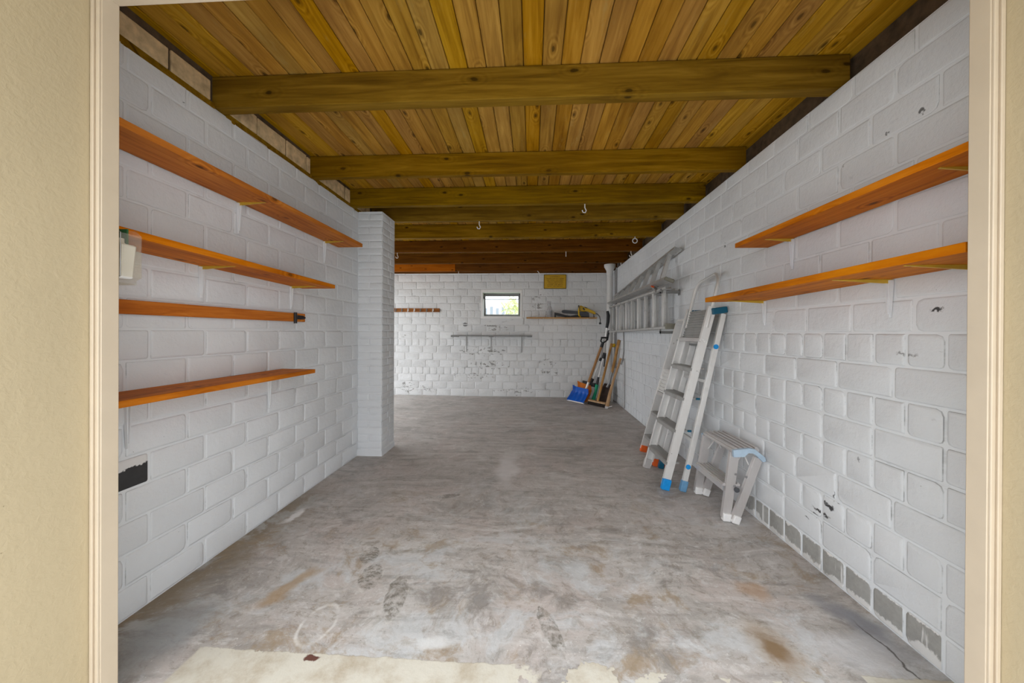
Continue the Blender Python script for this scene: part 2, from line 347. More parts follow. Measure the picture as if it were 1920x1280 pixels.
    edge = k.math('ADD', y, k.math('MULTIPLY', k.math('SUBTRACT', n1, 0.5), 0.035))
    yl = k.rng(edge, 1.207, 1.203, 0, 1, False)
    lft = k.rng(k.math('ADD', x, k.math('MULTIPLY', n1, 0.02)), -1.165, -1.155, 0, 1, False)
    keep = k.math('MULTIPLY', k.rng(k.math('ADD', x, k.math('MULTIPLY', k.math('SUBTRACT', n2, 0.5), 0.5)), -0.02, -0.06), k.rng(n2, 0.335, 0.345, 0, 1, False))
    isl = k.math('MULTIPLY', k.rng(x, -0.1, 0.0), k.rng(k.math('ADD', n2, k.math('MULTIPLY', n1, 0.35)), 0.715, 0.722, 0, 1, False))
    i2 = k.math('MULTIPLY', k.rng(k.ell(k.warp(p, 14, 0.12, 6), (0.20, 1.185, 0), (0.085, 0.05, 1)), 0.95, 1.0, 1, 0), k.rng(edge, 1.240, 1.236, 0, 1, False))
    i3 = k.math('MULTIPLY', k.rng(edge, 1.236, 1.232, 0, 1, False), k.rng(x, 1.085, 1.09))
    pm = k.math('MULTIPLY', yl, k.math('MULTIPLY', lft, k.math('MAXIMUM', keep, isl)))
    pm = k.math('MAXIMUM', pm, k.math('MAXIMUM', i2, i3))
    cream = k.mix(k.rng(k.noise(p, 7, 6, 0.7), 0.4, 0.75), (0.60, 0.58, 0.505), (0.42, 0.36, 0.27))
    c = k.mix(pm, c, cream)
    c = k.mix(k.rng(k.ell(k.warp(p, 40, 0.03, 3), (-0.752, 1.188, 0), (0.035, 0.018, 1)), 0.6, 0.9, 0.95, 0), c, (0.10, 0.025, 0.015))
    k.put(k.b.inputs['Roughness'], k.rng(a, 0.3, 0.7, 0.5, 0.75))
    k.bump(k.math('ADD', k.math('ADD', fine, k.math('MULTIPLY', b, 0.6)), k.math('MULTIPLY', pm, 0.5)), 0.25, 0.006)
    return k.col(c)
FLOOR = floor_mat()
PLANK = wood('ceiling_board_wood', (0.25, 0.118, 0.008), (0.43, 0.225, 0.018), (0.58, 0.33, 0.04), 1, True, 0.6, 0.13, (6.5, 2.6), old=(0.42, 0.27, 0.06))
BEAM = wood('beam_wood', (0.11, 0.055, 0.002), (0.21, 0.115, 0.006), (0.31, 0.18, 0.016), 0, True, 0.7, 0.08, (5.5, 2.6))
BEAMR = wood('reddish_beam_wood', (0.07, 0.026, 0.003), (0.125, 0.046, 0.006), (0.18, 0.072, 0.012), 0, True, 0.7, 0.08, (5.5, 2.6))
BEAMO = wood('orange_beam_wood', (0.28, 0.075, 0.010), (0.40, 0.12, 0.018), (0.5, 0.18, 0.035), 0, True, 0.6, 0.1)
SHELF = wood('orange_stained_pine', (0.30, 0.075, 0.006), (0.55, 0.165, 0.012), (0.68, 0.25, 0.03), 1, True, 0.6, 0.06, (5, 2.6), 0.12)
SHELFX = wood('pale_shelf_pine', (0.35, 0.16, 0.045), (0.52, 0.27, 0.09), (0.62, 0.38, 0.16), 0, False, 0.5, 0.1)
PALEEDGE = wood('pale_cut_edge', (0.48, 0.30, 0.13), (0.58, 0.38, 0.18), (0.66, 0.47, 0.25), 0, False, 0.6, 0.1)
HANDLE = wood('handle_wood', (0.27, 0.13, 0.045), (0.43, 0.235, 0.09), (0.52, 0.31, 0.14), 2, False, 0.5, 0.12)
HANDLEP = wood('pale_handle_wood', (0.38, 0.22, 0.10), (0.55, 0.36, 0.19), (0.62, 0.45, 0.27), 2, False, 0.55, 0.1)
def plaster(name, c):
    k = NT(name, 0.7, 0, 0.3); p = k.pos(); n = k.noise(p, 55, 4, 0.6, 0.4); b = k.noise(p, 14, 3)
    e = k.rng(k.noise(p, 3, 3), 0.3, 0.7, 0, 0.25); cc = k.mix(e, c, tuple(x*0.85 for x in c))
    sp = k.rng(k.noise(p, 45, 2), 0.77, 0.80)
    cc = k.mix(k.math('MULTIPLY', sp, 0.7), cc, (0.16, 0.12, 0.06))
    k.bump(k.math('ADD', n, k.math('MULTIPLY', b, 0.6)), 0.3, 0.006); return k.col(cc)
CREAM = plaster('cream_plaster', (0.50, 0.42, 0.275))
SHADEP = plain('ochre_shade_panel', (0.42, 0.30, 0.06), 0.6)  # ochre chosen so the bounce warms the tops of the reveals
FRAME = plain('cream_gloss_frame', (0.60, 0.51, 0.39), 0.42, var=0.04, scale=8)
WHITE = plain('white_lacquer', (0.90, 0.90, 0.89), 0.5, var=0.03)
ALU = metal_mat('brushed_aluminium', (0.66, 0.66, 0.65), 0.4, 0.45, 0.2)
ALUB = metal_mat('bright_aluminium', (0.80, 0.80, 0.79), 0.34, 0.35, 0.12)
ALUD = metal_mat('dirty_aluminium', (0.55, 0.55, 0.54), 0.45, 0.5, 0.5)
ALUT = metal_mat('tread_aluminium', (0.42, 0.42, 0.41), 0.5, 0.6, 0.3)
ALUL = metal_mat('stool_aluminium', (0.58, 0.56, 0.555), 0.36, 0.4, 0.05)
STEEL = metal_mat('dull_steel', (0.35, 0.35, 0.35), 0.45, 0.8, 0.3)
GREYST = plain('grey_painted_steel', (0.22, 0.22, 0.215), 0.5, 0.3)
YELB = plain('yellow_zinc_bracket', (0.62, 0.42, 0.05), 0.4, 0.3)
BLUE = plain('blue_plastic', (0.005, 0.10, 0.50), 0.38)
CAPBLUE = plain('petrol_blue_plastic', (0.003, 0.095, 0.17), 0.4)
FOOTBLUE = plain('bright_blue_rubber', (0.005, 0.28, 0.72), 0.5)
PALEBLUE = plain('pale_blue_plastic', (0.42, 0.55, 0.68), 0.45)
ORANGEF = plain('orange_rubber', (0.75, 0.12, 0.015), 0.5)
ORANGE = plain('orange_plastic', (0.62, 0.17, 0.012), 0.45)
GREEN = plain('green_plastic', (0.01, 0.32, 0.16), 0.4)
BLACK = plain('black_plastic', (0.018, 0.018, 0.02), 0.45)
DKGREY = plain('dark_grey_plastic', (0.07, 0.075, 0.085), 0.5)
YELLOW = plain('yellow_plastic', (0.68, 0.42, 0.01), 0.35)
SIGNY = plain('sign_yellow', (0.62, 0.37, 0.01), 0.5, var=0.05)
INK = plain('sign_print_brown', (0.10, 0.045, 0.005), 0.6)
WHITEPL = plain('white_plastic', (0.8, 0.8, 0.8), 0.4, var=0.02)
PVC = plain('white_painted_pipe', (0.74, 0.74, 0.73), 0.5, var=0.04)
GREYC = plain('grey_cable_sheath', (0.33, 0.33, 0.33), 0.55)
BRISTLE = plain('dark_bristle', (0.03, 0.022, 0.018), 0.9, var=0.5, scale=200)
RUSTY = plain('dark_brown_spade_steel', (0.075, 0.05, 0.042), 0.6, 0.4, 0.35, 15)
GREENCARD = plain('dark_green_card', (0.03, 0.13, 0.05), 0.6)
GREYINK = plain('grey_label_print', (0.35, 0.36, 0.38), 0.6)
def glass(name, tint, rough=0.02, alpha=0.3):
    k = NT(name, rough, 0, 0.5); k.b.inputs['Transmission Weight'].default_value = 0.0
    t = k.n('ShaderNodeBsdfTransparent', {0: tint}); mx = k.n('ShaderNodeMixShader', {0: alpha})
    k.t.links.new(t.outputs[0], mx.inputs[1]); k.t.links.new(k.b.outputs[0], mx.inputs[2])
    k.t.links.new(mx.outputs[0], k.t.nodes['Material Output'].inputs[0]); k.col((*tint, 1)); return k.m
PANE = glass('window_glass', (0.95, 0.98, 0.98), 0.02, 0.06)
CLEAR = glass('clear_tinted_plastic', (0.94, 0.925, 0.885), 0.1, 0.07)
BOTTLE = glass('clear_bottle_plastic', (0.85, 0.85, 0.86), 0.15, 0.35)
LEAF = plain('yellow_green_leaf', (0.72, 0.76, 0.42), 0.6, var=0.4)
FENCEM = plain('blue_grey_fence_paint', (0.32, 0.35, 0.42), 0.7)
GRASS = plain('lawn', (0.10, 0.17, 0.04), 0.9, var=0.4, scale=12)
PAVE = plain('driveway_concrete', (0.52, 0.51, 0.48), 0.9, var=0.15, scale=6)

# ------------------------------------------------------------------ shell
struct(MB().box(-3.5, 1.75, 0.45, 6.6, -0.15, 0), 'floor', FLOOR)
struct(MB().box(-8, 8, -9, 0.45, -0.16, -0.015), 'driveway', PAVE)
struct(MB().box(-9, -3.5, 0.45, 12, -0.16, -0.02), 'yard', PAVE)
struct(MB().box(-3.5, 8, 6.6, 24, -0.16, -0.03), 'lawn_back', GRASS)

def sloped(mb, x0, x1, y0, y1, z0, top):
    return mb.hexa([(x0,y0,z0), (x1,y0,z0), (x1,y1,z0), (x0,y1,z0), (x0,y0,top(y0)), (x1,y0,top(y0)), (x1,y1,top(y1)), (x0,y1,top(y1))])
wall_left = struct(sloped(MB(), XL-0.24, XL, 1.0, YP, 0, lambda y: zb(y)-0.004), 'wall_left', [J_left])
wall_right = struct(sloped(MB(), XR, XR+0.24, 1.0, 6.47, 0, lambda y: zb(y)-0.004), 'wall_right', [J_left])
WX0, WX1, WZ0, WZ1 = -0.896, -0.173, 1.363, 1.866
mb = MB()
for a in ((XS, WX0, 0, 2.166), (WX1, XR, 0, 2.166), (WX0, WX1, 0, WZ0), (WX0, WX1, WZ1, 2.166)): mb.box(a[0], a[1], YB, YB+0.24, a[2], a[3])
wall_back = struct(mb, 'wall_back', [J_back])
struct(MB().box(XS, XL-0.24, YP-0.2, YP, 0, 2.2), 'wall_partition', P_pillar)
mb = MB()
mb.box(XS-0.24, XS, YP-0.2, 3.50, 0, 2.2); mb.box(XS-0.24, XS, 6.15, 6.47, 0, 2.2); mb.box(XS-0.24, XS, 3.50, 6.15, 2.13, 2.2)
struct(mb, 'wall_side', P_pillar)
# front wall with the reveal of the garage opening
JL, JR, HD = -1.262, 1.165, 2.115
mb = MB(); mb.box(-3.5, JL, 0.70, 1.0, 0, 2.55); mb.box(JR, 2.2, 0.70, 1.0, 0, 2.55); mb.box(JL, JR, 0.70, 1.0, HD, 2.55)
struct(mb, 'wall_front', CREAM)
door = bpy.data.objects.new('door_1', None); C.objects.link(door); door.location = (0, 0.97, 0); door['kind'] = 'structure'
for sx, x0, x1 in ((1, JL, -1.231), (-1, JR, 1.135)):
    mb = MB(); lo, hi = min(x0, x1), max(x0, x1)
    mb.box(lo, hi, 0.955, 1.0, 0, HD)
    m = (lo+hi)/2
    for q in (-0.008, 0.009): mb.box(m+q-0.005, m+q+0.005, 0.949, 0.956, 0, HD)
    mb.build('door_jamb', FRAME, door, 0.002)
MB().box(-1.231, 1.135, 0.955, 1.0, 2.088, HD+0.01).build('door_header', FRAME, door, 0.002)
mb = MB(); mb.box(-1.22, 1.12, 0.10, 0.69, 2.135, 2.165)
mb.build('shade_panel', SHADEP, door, 0.003)  # unseen overhead panel, added to darken and tint the reveal tops

# window
win = bpy.data.objects.new('window_1', None); C.objects.link(win); win.location = (-0.535, YB, 1.36); win['kind'] = 'structure'
mb = MB()
mb.box(WX0, WX1, YB-0.008, YB+0.24, WZ1-0.05, WZ1); mb.box(WX0, WX1, YB-0.008, YB+0.24, WZ0, WZ0+0.04)
mb.box(WX0, WX0+0.035, YB-0.008, YB+0.24, WZ0+0.04, WZ1-0.05); mb.box(WX1-0.035, WX1, YB-0.008, YB+0.24, WZ0+0.04, WZ1-0.05)
mb.build('window_surround', WHITE, win, 0.004)
fx0, fx1, fz0, fz1, fy = WX0+0.035, WX1-0.035, WZ0+0.04, WZ1-0.05, YB+0.15
mb = MB()
for a in ((fx0, fx1, fz1-0.035, fz1), (fx0, fx1, fz0, fz0+0.02), (fx0, fx0+0.022, fz0, fz1), (fx1-0.022, fx1, fz0, fz1)): mb.box(a[0], a[1], fy, fy+0.03, a[2], a[3])
mb.build('window_frame', GREYST, win, 0.002)
# tilted hopper sash, hinged below, its top leaning into the room
sash = MB(); a0, a1 = fx0+0.025, fx1-0.025
pb, pt = Vector((0, fy-0.005, fz0+0.03)), Vector((0, fy-0.10, fz1-0.045))
Lx, Rx = Vector((a0, 0, 0)), Vector((a1, 0, 0))
nrm = (pt-pb).normalized().cross(Vector((1, 0, 0)))
for p0, p1, wd in ((pb+Lx, pt+Lx, 0.02), (pb+Rx, pt+Rx, 0.02), (pt+Lx, pt+Rx, 0.032), (pb+Lx, pb+Rx, 0.016)): sash.bar(p0, p1, wd, 0.02, nrm)
mid = pt+(pb-pt)*0.20; sash.bar(mid+Lx, mid+Rx, 0.009, 0.018, nrm)
so = sash.build('window_sash', GREYST, win)
MB().bar(pb+(Lx+Rx)/2, pt+(Lx+Rx)/2, a1-a0, 0.004, nrm).build('window_pane', PANE, so)
mb = MB(); mb.bar((fx0+0.012, fy, fz1-0.02), (fx0+0.012, fy-0.10, fz1-0.10), 0.012, 0.03); mb.bar((fx1-0.012, fy, fz1-0.02), (fx1-0.012, fy-0.10, fz1-0.10), 0.012, 0.03)
mb.build('window_stay', BLACK, win)

# ceiling: a deck, boards and beams
sl = MB(); sloped(sl, -3.5, 1.75, 0.72, 6.55, 0, lambda y: zc(y)+0.10)
deck = MB().hexa([(-3.5,0.72,zc(0.72)+0.03), (1.75,0.72,zc(0.72)+0.03), (1.75,6.55,zc(6.55)+0.03), (-3.5,6.55,zc(6.55)+0.03), (-3.5,0.72,2.62), (1.75,0.72,2.62), (1.75,6.55,2.62), (-3.5,6.55,2.62)])
sl.bm.free()
ceiling = struct(deck, 'ceiling', BROWNB)
PW = 0.0886
def plank_mesh(y0, y1):
    m = MB(); h = PW/2-0.0015; cs = 0.004
    def ring(y): z = zc(y)-zc(1.0); return [(-h, y-1, z+cs), (-h+cs, y-1, z), (h-cs, y-1, z), (h, y-1, z+cs), (h, y-1, z+0.02), (-h, y-1, z+0.02)]
    a = [m.bm.verts.new(c) for c in ring(y0)]; b = [m.bm.verts.new(c) for c in ring(y1)]
    m.bm.faces.new(a); m.bm.faces.new(b[::-1])
    for i in range(6): m.bm.faces.new((a[i], b[i], b[(i+1) % 6], a[(i+1) % 6]))
    bmesh.ops.recalc_face_normals(m.bm, faces=m.bm.faces)
    me = bpy.data.meshes.new('plank'); m.bm.to_mesh(me); m.bm.free(); me.materials.append(PLANK); return me
pl_long, pl_short = plank_mesh(1.0, 6.4), plank_mesh(3.3, 6.4)
x = 1.46
while x > -3.3:
    o = bpy.data.objects.new('plank', pl_long if x > -1.75 else pl_short); C.objects.link(o); o.parent = ceiling
    o.location = (x-PW/2, 1.0, zc(1.0)+R.uniform(-0.002, 0.002)); x -= PW
ords = ['nearest the garage opening', 'second from the garage opening', 'third from the opening, just before the white pillar', 'fourth from the opening, behind the pillar top', 'fifth from the opening, last of the light ones',
        'dark reddish, first of the three dark ones', 'dark reddish, middle of the three dark ones', 'dark reddish with an orange left end, right before the back wall']
beams = []
for i, (y0, y1) in enumerate(((1.685, 1.747), (2.464, 2.51), (3.02, 3.075), (3.439, 3.49), (4.025, 4.09), (4.70, 4.765), (5.43, 5.50), (6.07, 6.13))):
    xa = XL-0.05 if y0 < 3.4 else XS-0.05
    z0, z1 = zb(y0), zc(y0)-0.003
    mbb = MB().box(xa if i < 7 else -1.32, XR+0.05, y0, y1, z0, z1)
    b = thing('ceiling_beam', ('%s ceiling beam, %s' % ('olive-brown wooden' if i < 5 else 'wooden', ords[i])), 'beam', ((xa+XR)/2, y0, z0), 'ceiling beams')
    mbb.build('beam_timber', BEAM if i < 5 else BEAMR, b, 0.004)
    if i == 7: tag(MB().box(xa, -1.322, y0-0.005, y1, z0, z1).build('beam_extension', BEAMO, b, 0.003), 'orange-brown left end piece')
    beams.append(b)
struct(MB().box(XS, XR, YB-0.03, YB+0.2, 2.150, 2.185), 'trim_1', BEAMR)

# brick infill above the side walls
mb = MB(); sloped(mb, XL-0.2, XL-0.012, 1.0, YP, 2.15, lambda y: zc(y)+0.03); 
infl = struct(mb, 'wall_left_infill', BROWNB)
mb = MB(); sloped(mb, XR+0.08, XR+0.24, 1.0, 6.4, 2.10, lambda y: zc(y)+0.03)
struct(mb, 'wall_right_infill', BROWNB)
mb = MB()
for a, b in ((1.0, 1.683), (1.75, 2.462), (2.512, 3.018), (3.077, 3.43)):
    sloped(mb, XL-0.012, XL+0.002, a, b, zb(b)-0.008, lambda y: zb(y)+0.018)
struct(mb, 'trim_2', BEAM)
rb = random.Random(3)
for a, b in ((1.03, 1.68), (1.755, 2.46), (2.515, 3.015), (3.08, 3.40)):
    y = a
    while y < b-0.04:
        L = min(rb.uniform(0.20, 0.25), b-y)
        m = MB().box(XL-0.012, XL-0.002+rb.uniform(-0.004, 0.004), y, y+L-0.010, zb(y)+0.020, zc(y+L)-0.03+rb.uniform(-0.012, 0.008))
        m.build('brick', TANB, infl, 0.004); y += L

# ------------------------------------------------------------------ blocks of the walls
def brick_mesh(wd, ht, dp, rr, mat, edge):
    # rounded plate: outer octagon at the joint, inner octagon proud; x along, z up, y out
    def octa(ins, y):
        p = []
        for i, (sx, sz) in enumerate(((-1,-1), (1,-1), (1,1), (-1,1))):
            r = rad[i]; X, Z = sx*(wd/2-ins), sz*(ht/2-ins); h = 0.293*r
            q = [(X, y, Z-sz*r), (X-sx*h, y, Z-sz*h), (X-sx*r, y, Z)]
            p += q if i in (0, 2) else q[::-1]
        return p
    rad = [rr.choice((0.003, 0.003, 0.005, 0.006, 0.009, 0.014, 0.024)) for _ in range(4)] if ht > 0.08 else [0.003]*4
    bm = bmesh.new()
    rings = [[bm.verts.new(c) for c in octa(i, y)] for i, y in ((-0.002, -0.002), (0.0005, dp*0.55), (0.007, dp))]
    for v in rings[2]: v.co.y += rr.uniform(-0.0012, 0.0012); v.co.z += rr.uniform(-0.002, 0.002)
    for a in (0, 1):
        for j in range(12):
            f = bm.faces.new((rings[a][j], rings[a][(j+1) % 12], rings[a+1][(j+1) % 12], rings[a+1][j])); f.smooth = True
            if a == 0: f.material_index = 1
    bm.faces.new(rings[2]).smooth = True
    bmesh.ops.recalc_face_normals(bm, faces=bm.faces)
    # make sure normals point out (+y on the face)
    bm.normal_update()
    if rings and bm.faces[:][-1].normal.y < 0: bmesh.ops.reverse_faces(bm, faces=bm.faces)
    me = bpy.data.meshes.new('brick'); bm.to_mesh(me); bm.free(); me.materials.append(mat); me.materials.append(edge); return me
class Masonry:
    def __init__(s, wall, rotz, mat, edge, seed, dp=0.006):
        s.wall, s.rotz, s.mat, s.edge, s.r, s.dp, s.cache, s.rest = wall, rotz, mat, edge, random.Random(seed), dp, {}, []
    def mesh(s, wd, ht, mat, dp):
        key = (round(wd, 3), round(ht, 3), mat.name, dp)
        L = s.cache.setdefault(key, [])
        if len(L) < 5: L.append(brick_mesh(wd, ht, dp, s.r, mat, s.edge))
        return s.r.choice(L)
    def add(s, loc, wd, ht, sx=1.0, sz=1.0, mat=None, dp=None, far=False):
        me = s.mesh(wd, ht, mat or s.mat, dp or s.dp)
        if far: s.rest.append((me, loc, sx, sz)); return
        o = bpy.data.objects.new('brick', me); C.objects.link(o); o.parent = s.wall
        o.location = loc; o.rotation_euler = (0, s.r.uniform(-0.006, 0.006), s.rotz); o.scale = (sx, 1, sz); return o
    def finish(s):
        if not s.rest: return
        V, F, MI = [], [], []
        for me, loc, sx, sz in s.rest:
            T = Matrix.Translation(loc) @ Matrix.Rotation(s.rotz, 4, 'Z') @ Matrix.Diagonal((sx, 1, sz, 1)); n = len(V)
            V += [T @ v.co for v in me.vertices]; F += [[n+i for i in p.vertices] for p in me.polygons]; MI += [p.material_index for p in me.polygons]
        me = bpy.data.meshes.new('far_bricks'); me.from_pydata(V, [], F); me.materials.append(s.mat); me.materials.append(s.edge)
        for p, i in zip(me.polygons, MI): p.material_index = i
        o = bpy.data.objects.new('far_bricks', me); C.objects.link(o); o.parent = s.wall; o['kind'] = 'stuff'

H2 = math.pi/2
# left wall: stretchers
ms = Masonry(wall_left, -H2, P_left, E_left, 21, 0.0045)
for k in range(18):
    z = (k+0.5)*COURSE; top = k == 17
    off = 0.135-(0.0 if k % 2 == 0 else 0.09)-(0.25 if k % 2 == 0 else 0.25); y = 1.0+off
    while y < YP-0.02:
        a, b = max(y, 1.01), min(y+0.25, 3.16)
        if b-a > 0.05:
            cy = (a+b)/2; hh = COURSE-0.011; zz = z
            if top: t = zb(cy)-0.008; hh = t-17*COURSE; zz = 17*COURSE+hh/2
            elif cy > 3.16: pass
            dark = k == 4 and a < 1.3 and b > 1.2
            o = ms.add((XL, cy, zz), 0.239, 0.1145, (b-a-0.011)/0.239*(1+ms.r.uniform(-0.01, 0.004)), hh/0.1145*(1+ms.r.uniform(-0.02, 0.02)), DARKB if dark else None, 0.0045 if k < 9 else 0.0025)
            if dark and o: o['label'] = 'dark grey exposed block with torn white paint'
        y += 0.25
ms.finish()
# right wall: header and stretcher courses below the eye, stretchers above
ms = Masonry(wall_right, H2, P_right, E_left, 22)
cells = []
for k in range(18):
    hd = k <= 8 and k % 2 == 0; st = 0.1245 if hd else 0.249
    y = 1.259-st*6 if hd else 1.20-0.249*2+(0.06 if k % 4 == 1 else -0.02)+(0.1 if k > 8 and k % 2 else 0)
    while y < 6.40:
        a, b = max(y, 1.01), min(y+st, 6.225)
        if b-a > 0.04: cells.append(((a+b)/2, k, a, b, hd))
        y += st
cells.sort(key=lambda c: c[0])
for i, (cy, k, a, b, hd) in enumerate(cells):
    z = (k+0.5)*COURSE; hh = COURSE-0.011
    if k == 17: t = zb(cy)-0.008; hh = max(t-17*COURSE, 0.01); z = 17*COURSE+hh/2
    bare = k == 0 and 1.30 < cy < 2.44
    wd = 0.1135 if hd else 0.238
    far = i >= 299
    o = ms.add((XR, cy, z), wd, 0.1145, (b-a-0.011)/wd*(1+ms.r.uniform(-0.02, 0.006)), hh/0.1145*(1+ms.r.uniform(-0.02, 0.02)), BARE if bare else None, 0.006 if k < 9 else 0.0025, far)
    if bare and o: o['label'] = 'bare grey block with flaked white paint'
ms.finish()
# back wall
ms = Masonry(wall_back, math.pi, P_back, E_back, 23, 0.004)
for k in range(18):
    hd = k in (3, 7, 11); st = 0.1245 if hd else 0.249
    z = (k+0.5)*COURSE; hh = COURSE-0.011
    if k == 17: hh = 0.028; z = 17*COURSE+hh/2
    x = XR-0.005-(0.12 if k % 2 else 0)-(0.05 if k % 3 == 0 else 0)
    while x > -2.62:
        a, b = x-st, x
        segs = [(a, b)]
        if z+hh/2 > WZ0 and z-hh/2 < WZ1:
            segs = []
            if b <= WX0 or a >= WX1: segs = [(a, b)]
            else:
                if a < WX0: segs.append((a, WX0))
                if b > WX1: segs.append((WX1, b))
        for q0, q1 in segs:
            if q1-q0 > 0.04:
                wd = 0.1135 if hd else 0.238
                ms.add(((q0+q1)/2, YB, z), wd, 0.1145, (q1-q0-0.011)/wd*(1+ms.r.uniform(-0.02, 0.004)), hh/0.1145*(1+ms.r.uniform(-0.03, 0.02)), None, None, x < -2.45)
        x -= st
ms.finish()
# pillar of thin bricks
PX0, PX1, PY0, PY1 = -1.60, -1.352, 3.152, 3.44
pillar = struct(MB().box(PX0, PX1, PY0, PY1, 0, 2.205), 'pillar', J_left)
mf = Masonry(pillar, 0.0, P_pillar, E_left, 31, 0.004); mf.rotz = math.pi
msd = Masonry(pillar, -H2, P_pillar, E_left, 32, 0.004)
for k in range(35):
    z = 0.035+k*0.0625; 
    if k == 34: z -= 0.004
    if k % 2:
        mf.add(((PX0+PX1)/2+0.012, PY0, z), 0.215, 0.0535, 1, 1)
        for a, b in ((PY0, PY0+0.115), (PY0+0.12, PY1)): msd.add((PX1, (a+b)/2, z), 0.11 if b < PY1 else 0.155, 0.0535)
    else:
        mf.add((PX1-0.057, PY0, z), 0.113, 0.0535); mf.add((PX1-0.057-0.119, PY0, z), 0.105, 0.0535)
        for a, b in ((PY0, PY0+0.17), (PY0+0.175, PY1)): msd.add((PX1, (a+b)/2, z), 0.162 if b < PY1 else 0.105, 0.0535)
rp = random.Random(5); mb = MB()
poly = [(PX0, PY0-0.006, 0.0), (PX1+0.006, PY0-0.006, 0.0)]
zs = [rp.uniform(0.035, 0.06) for _ in range(7)]
for i in range(7): poly.append((PX1+0.006-(PX1+0.006-PX0)*i/6, PY0-0.006, zs[i]))
mb.prism(poly, (0, 0.008, 0)); mb.box(PX1, PX1+0.007, PY0, PY1, 0, 0.045)
mb.build('plaster_skirt', P_pillar, pillar)

# ------------------------------------------------------------------ shelves on the side walls
def bracket(parent, x, y, z, side, L=0.155, leg=0.15, t=0.010):
    # yellow arm under the board, white painted leg down the wall; side = direction away from the wall
    mb = MB()
    mb.hexa([(x, y-t, z-0.003), (x+side*L, y-0.004, z-0.003), (x+side*L, y+0.004, z-0.003), (x, y+t, z-0.003), (x, y-t, z), (x+side*L, y-0.004, z), (x+side*L, y+0.004, z), (x, y+t, z)])
    mb.hexa([(x, y-0.003, z-0.016), (x+side*L*0.9, y-0.003, z-0.004), (x+side*L*0.9, y+0.003, z-0.004), (x, y+0.003, z-0.016), (x, y-0.003, z-0.003), (x+side*L*0.9, y-0.003, z-0.003), (x+side*L*0.9, y+0.003, z-0.003), (x, y+0.003, z-0.003)])
    b = mb.build('bracket', YELB, parent)
    s = side; m2 = MB()
    m2.hexa([(x, y-0.005, z-leg), (x+s*0.009, y-0.004, z-leg), (x+s*0.009, y+0.004, z-leg), (x, y+0.005, z-leg), (x, y-0.013, z-0.003), (x+s*0.012, y-0.011, z-0.003), (x+s*0.012, y+0.011, z-0.003), (x, y+0.013, z-0.003)])
    m2.hexa([(x, y-0.002, z-leg*0.9), (x+s*0.012, y-0.002, z-leg*0.9), (x+s*0.012, y+0.002, z-leg*0.9), (x, y+0.002, z-leg*0.9), (x, y-0.003, z-0.005), (x+s*0.022, y-0.003, z-0.005), (x+s*0.022, y+0.003, z-0.005), (x, y+0.003, z-0.005)])
    m2.build('bracket_leg', P_left, b)
G = 'shelves on the side walls'
def shelf(label, xw, xn, xf, y1, zn, zf, th, brs, skew=0.0, leg=0.15):
    # near end n, far end f: the boards are not quite level
    side = 1 if xf > xw else -1; y0 = 1.01
    t = thing('wall_shelf', label, 'shelf', (xw, (y0+y1)/2, zf), G)
    xw2 = xw+side*0.008
    MB().hexa([(xw2,y0,zn), (xn,y0,zn), (xf,y1+skew,zf), (xw2,y1,zf), (xw2,y0,zn+th), (xn,y0,zn+th), (xf,y1+skew,zf+th), (xw2,y1,zf+th)]).build('board', SHELF, t, 0.002)
    for y in brs: bracket(t, xw+side*0.004, y, zn+(zf-zn)*(y-y0)/(y1-y0), side, abs(xf-xw)*0.72, leg)
    return t
shelf('top orange pine shelf on the left wall, ending near the pillar', XL, -1.385, -1.362, 2.80, 1.813, 1.800, 0.028, (1.823, 2.61), 0, 0.165)
shelf('second orange pine shelf from the top on the left wall', XL, -1.345, -1.335, 2.355, 1.442, 1.414, 0.025, (1.609, 2.24), 0, 0.15)
shelf('lowest orange pine shelf on the left wall, seen from above', XL, -1.350, -1.350, 2.16, 0.868, 0.864, 0.024, (2.05, 1.3), 0, 0.20)
shelf('upper orange pine shelf on the right wall', XR, 1.190, 1.175, 2.148, 1.629, 1.620, 0.026, (1.957, 1.15), 0, 0.16)
shelf('lower, deeper orange pine shelf on the right wall above the stepladder', XR, 1.142, 1.075, 2.19, 1.342, 1.316, 0.028, (2.176, 1.442, 1.175), 0.10, 0.145)
t = thing('wall_batten', 'orange wooden batten flat on the left wall with a black latch at its end', 'batten', (XL, 1.7, 1.2))
MB().box(XL+0.006, XL+0.028, 1.01, 2.356, 1.187, 1.242).build('board', SHELF, t, 0.003)
mb = MB(); mb.box(XL+0.028, XL+0.033, 2.255, 2.335, 1.203, 1.228); mb.tube([(XL+0.038, 2.24, 1.175), (XL+0.038, 2.24, 1.246)], 0.010); mb.tube([(XL+0.038, 2.25, 1.214), (XL+0.038, 2.335, 1.214)], 0.007)
mb.build('latch', BLACK, t)

# clear holder with a bottle at the left jamb
hx0, hx1, hz0, hz1, hy = -1.40, -1.256, 1.270, 1.455, 1.045
t = thing('leaflet_holder', 'clear plastic wall pocket behind the left door jamb', 'holder', (-1.33, hy, hz0))
mb = MB()
prof = [(hx0, hz0), (hx1-0.018, hz0), (hx1-0.018, hz0+0.014), (hx1, hz0+0.022), (hx1, hz1-0.03), (hx1-0.02, hz1-0.012), (hx0, hz1)]
mb.prism([(a, hy-0.022, b) for a, b in prof], (0, 0.003, 0)); mb.prism([(a, hy+0.035, b) for a, b in prof], (0, 0.003, 0))
mb.box(hx0, hx1-0.018, hy-0.02, hy+0.035, hz0, hz0+0.003); mb.box(hx1-0.003, hx1, hy-0.02, hy+0.035, hz0+0.022, hz1-0.03)
mb.build('pocket', CLEAR, t)
mb = MB()
for (a, b), (c, d) in zip(prof[:-1], prof[1:]): mb.tube([(a, hy-0.022, b), (c, hy-0.022, d)], 0.0012, 5)
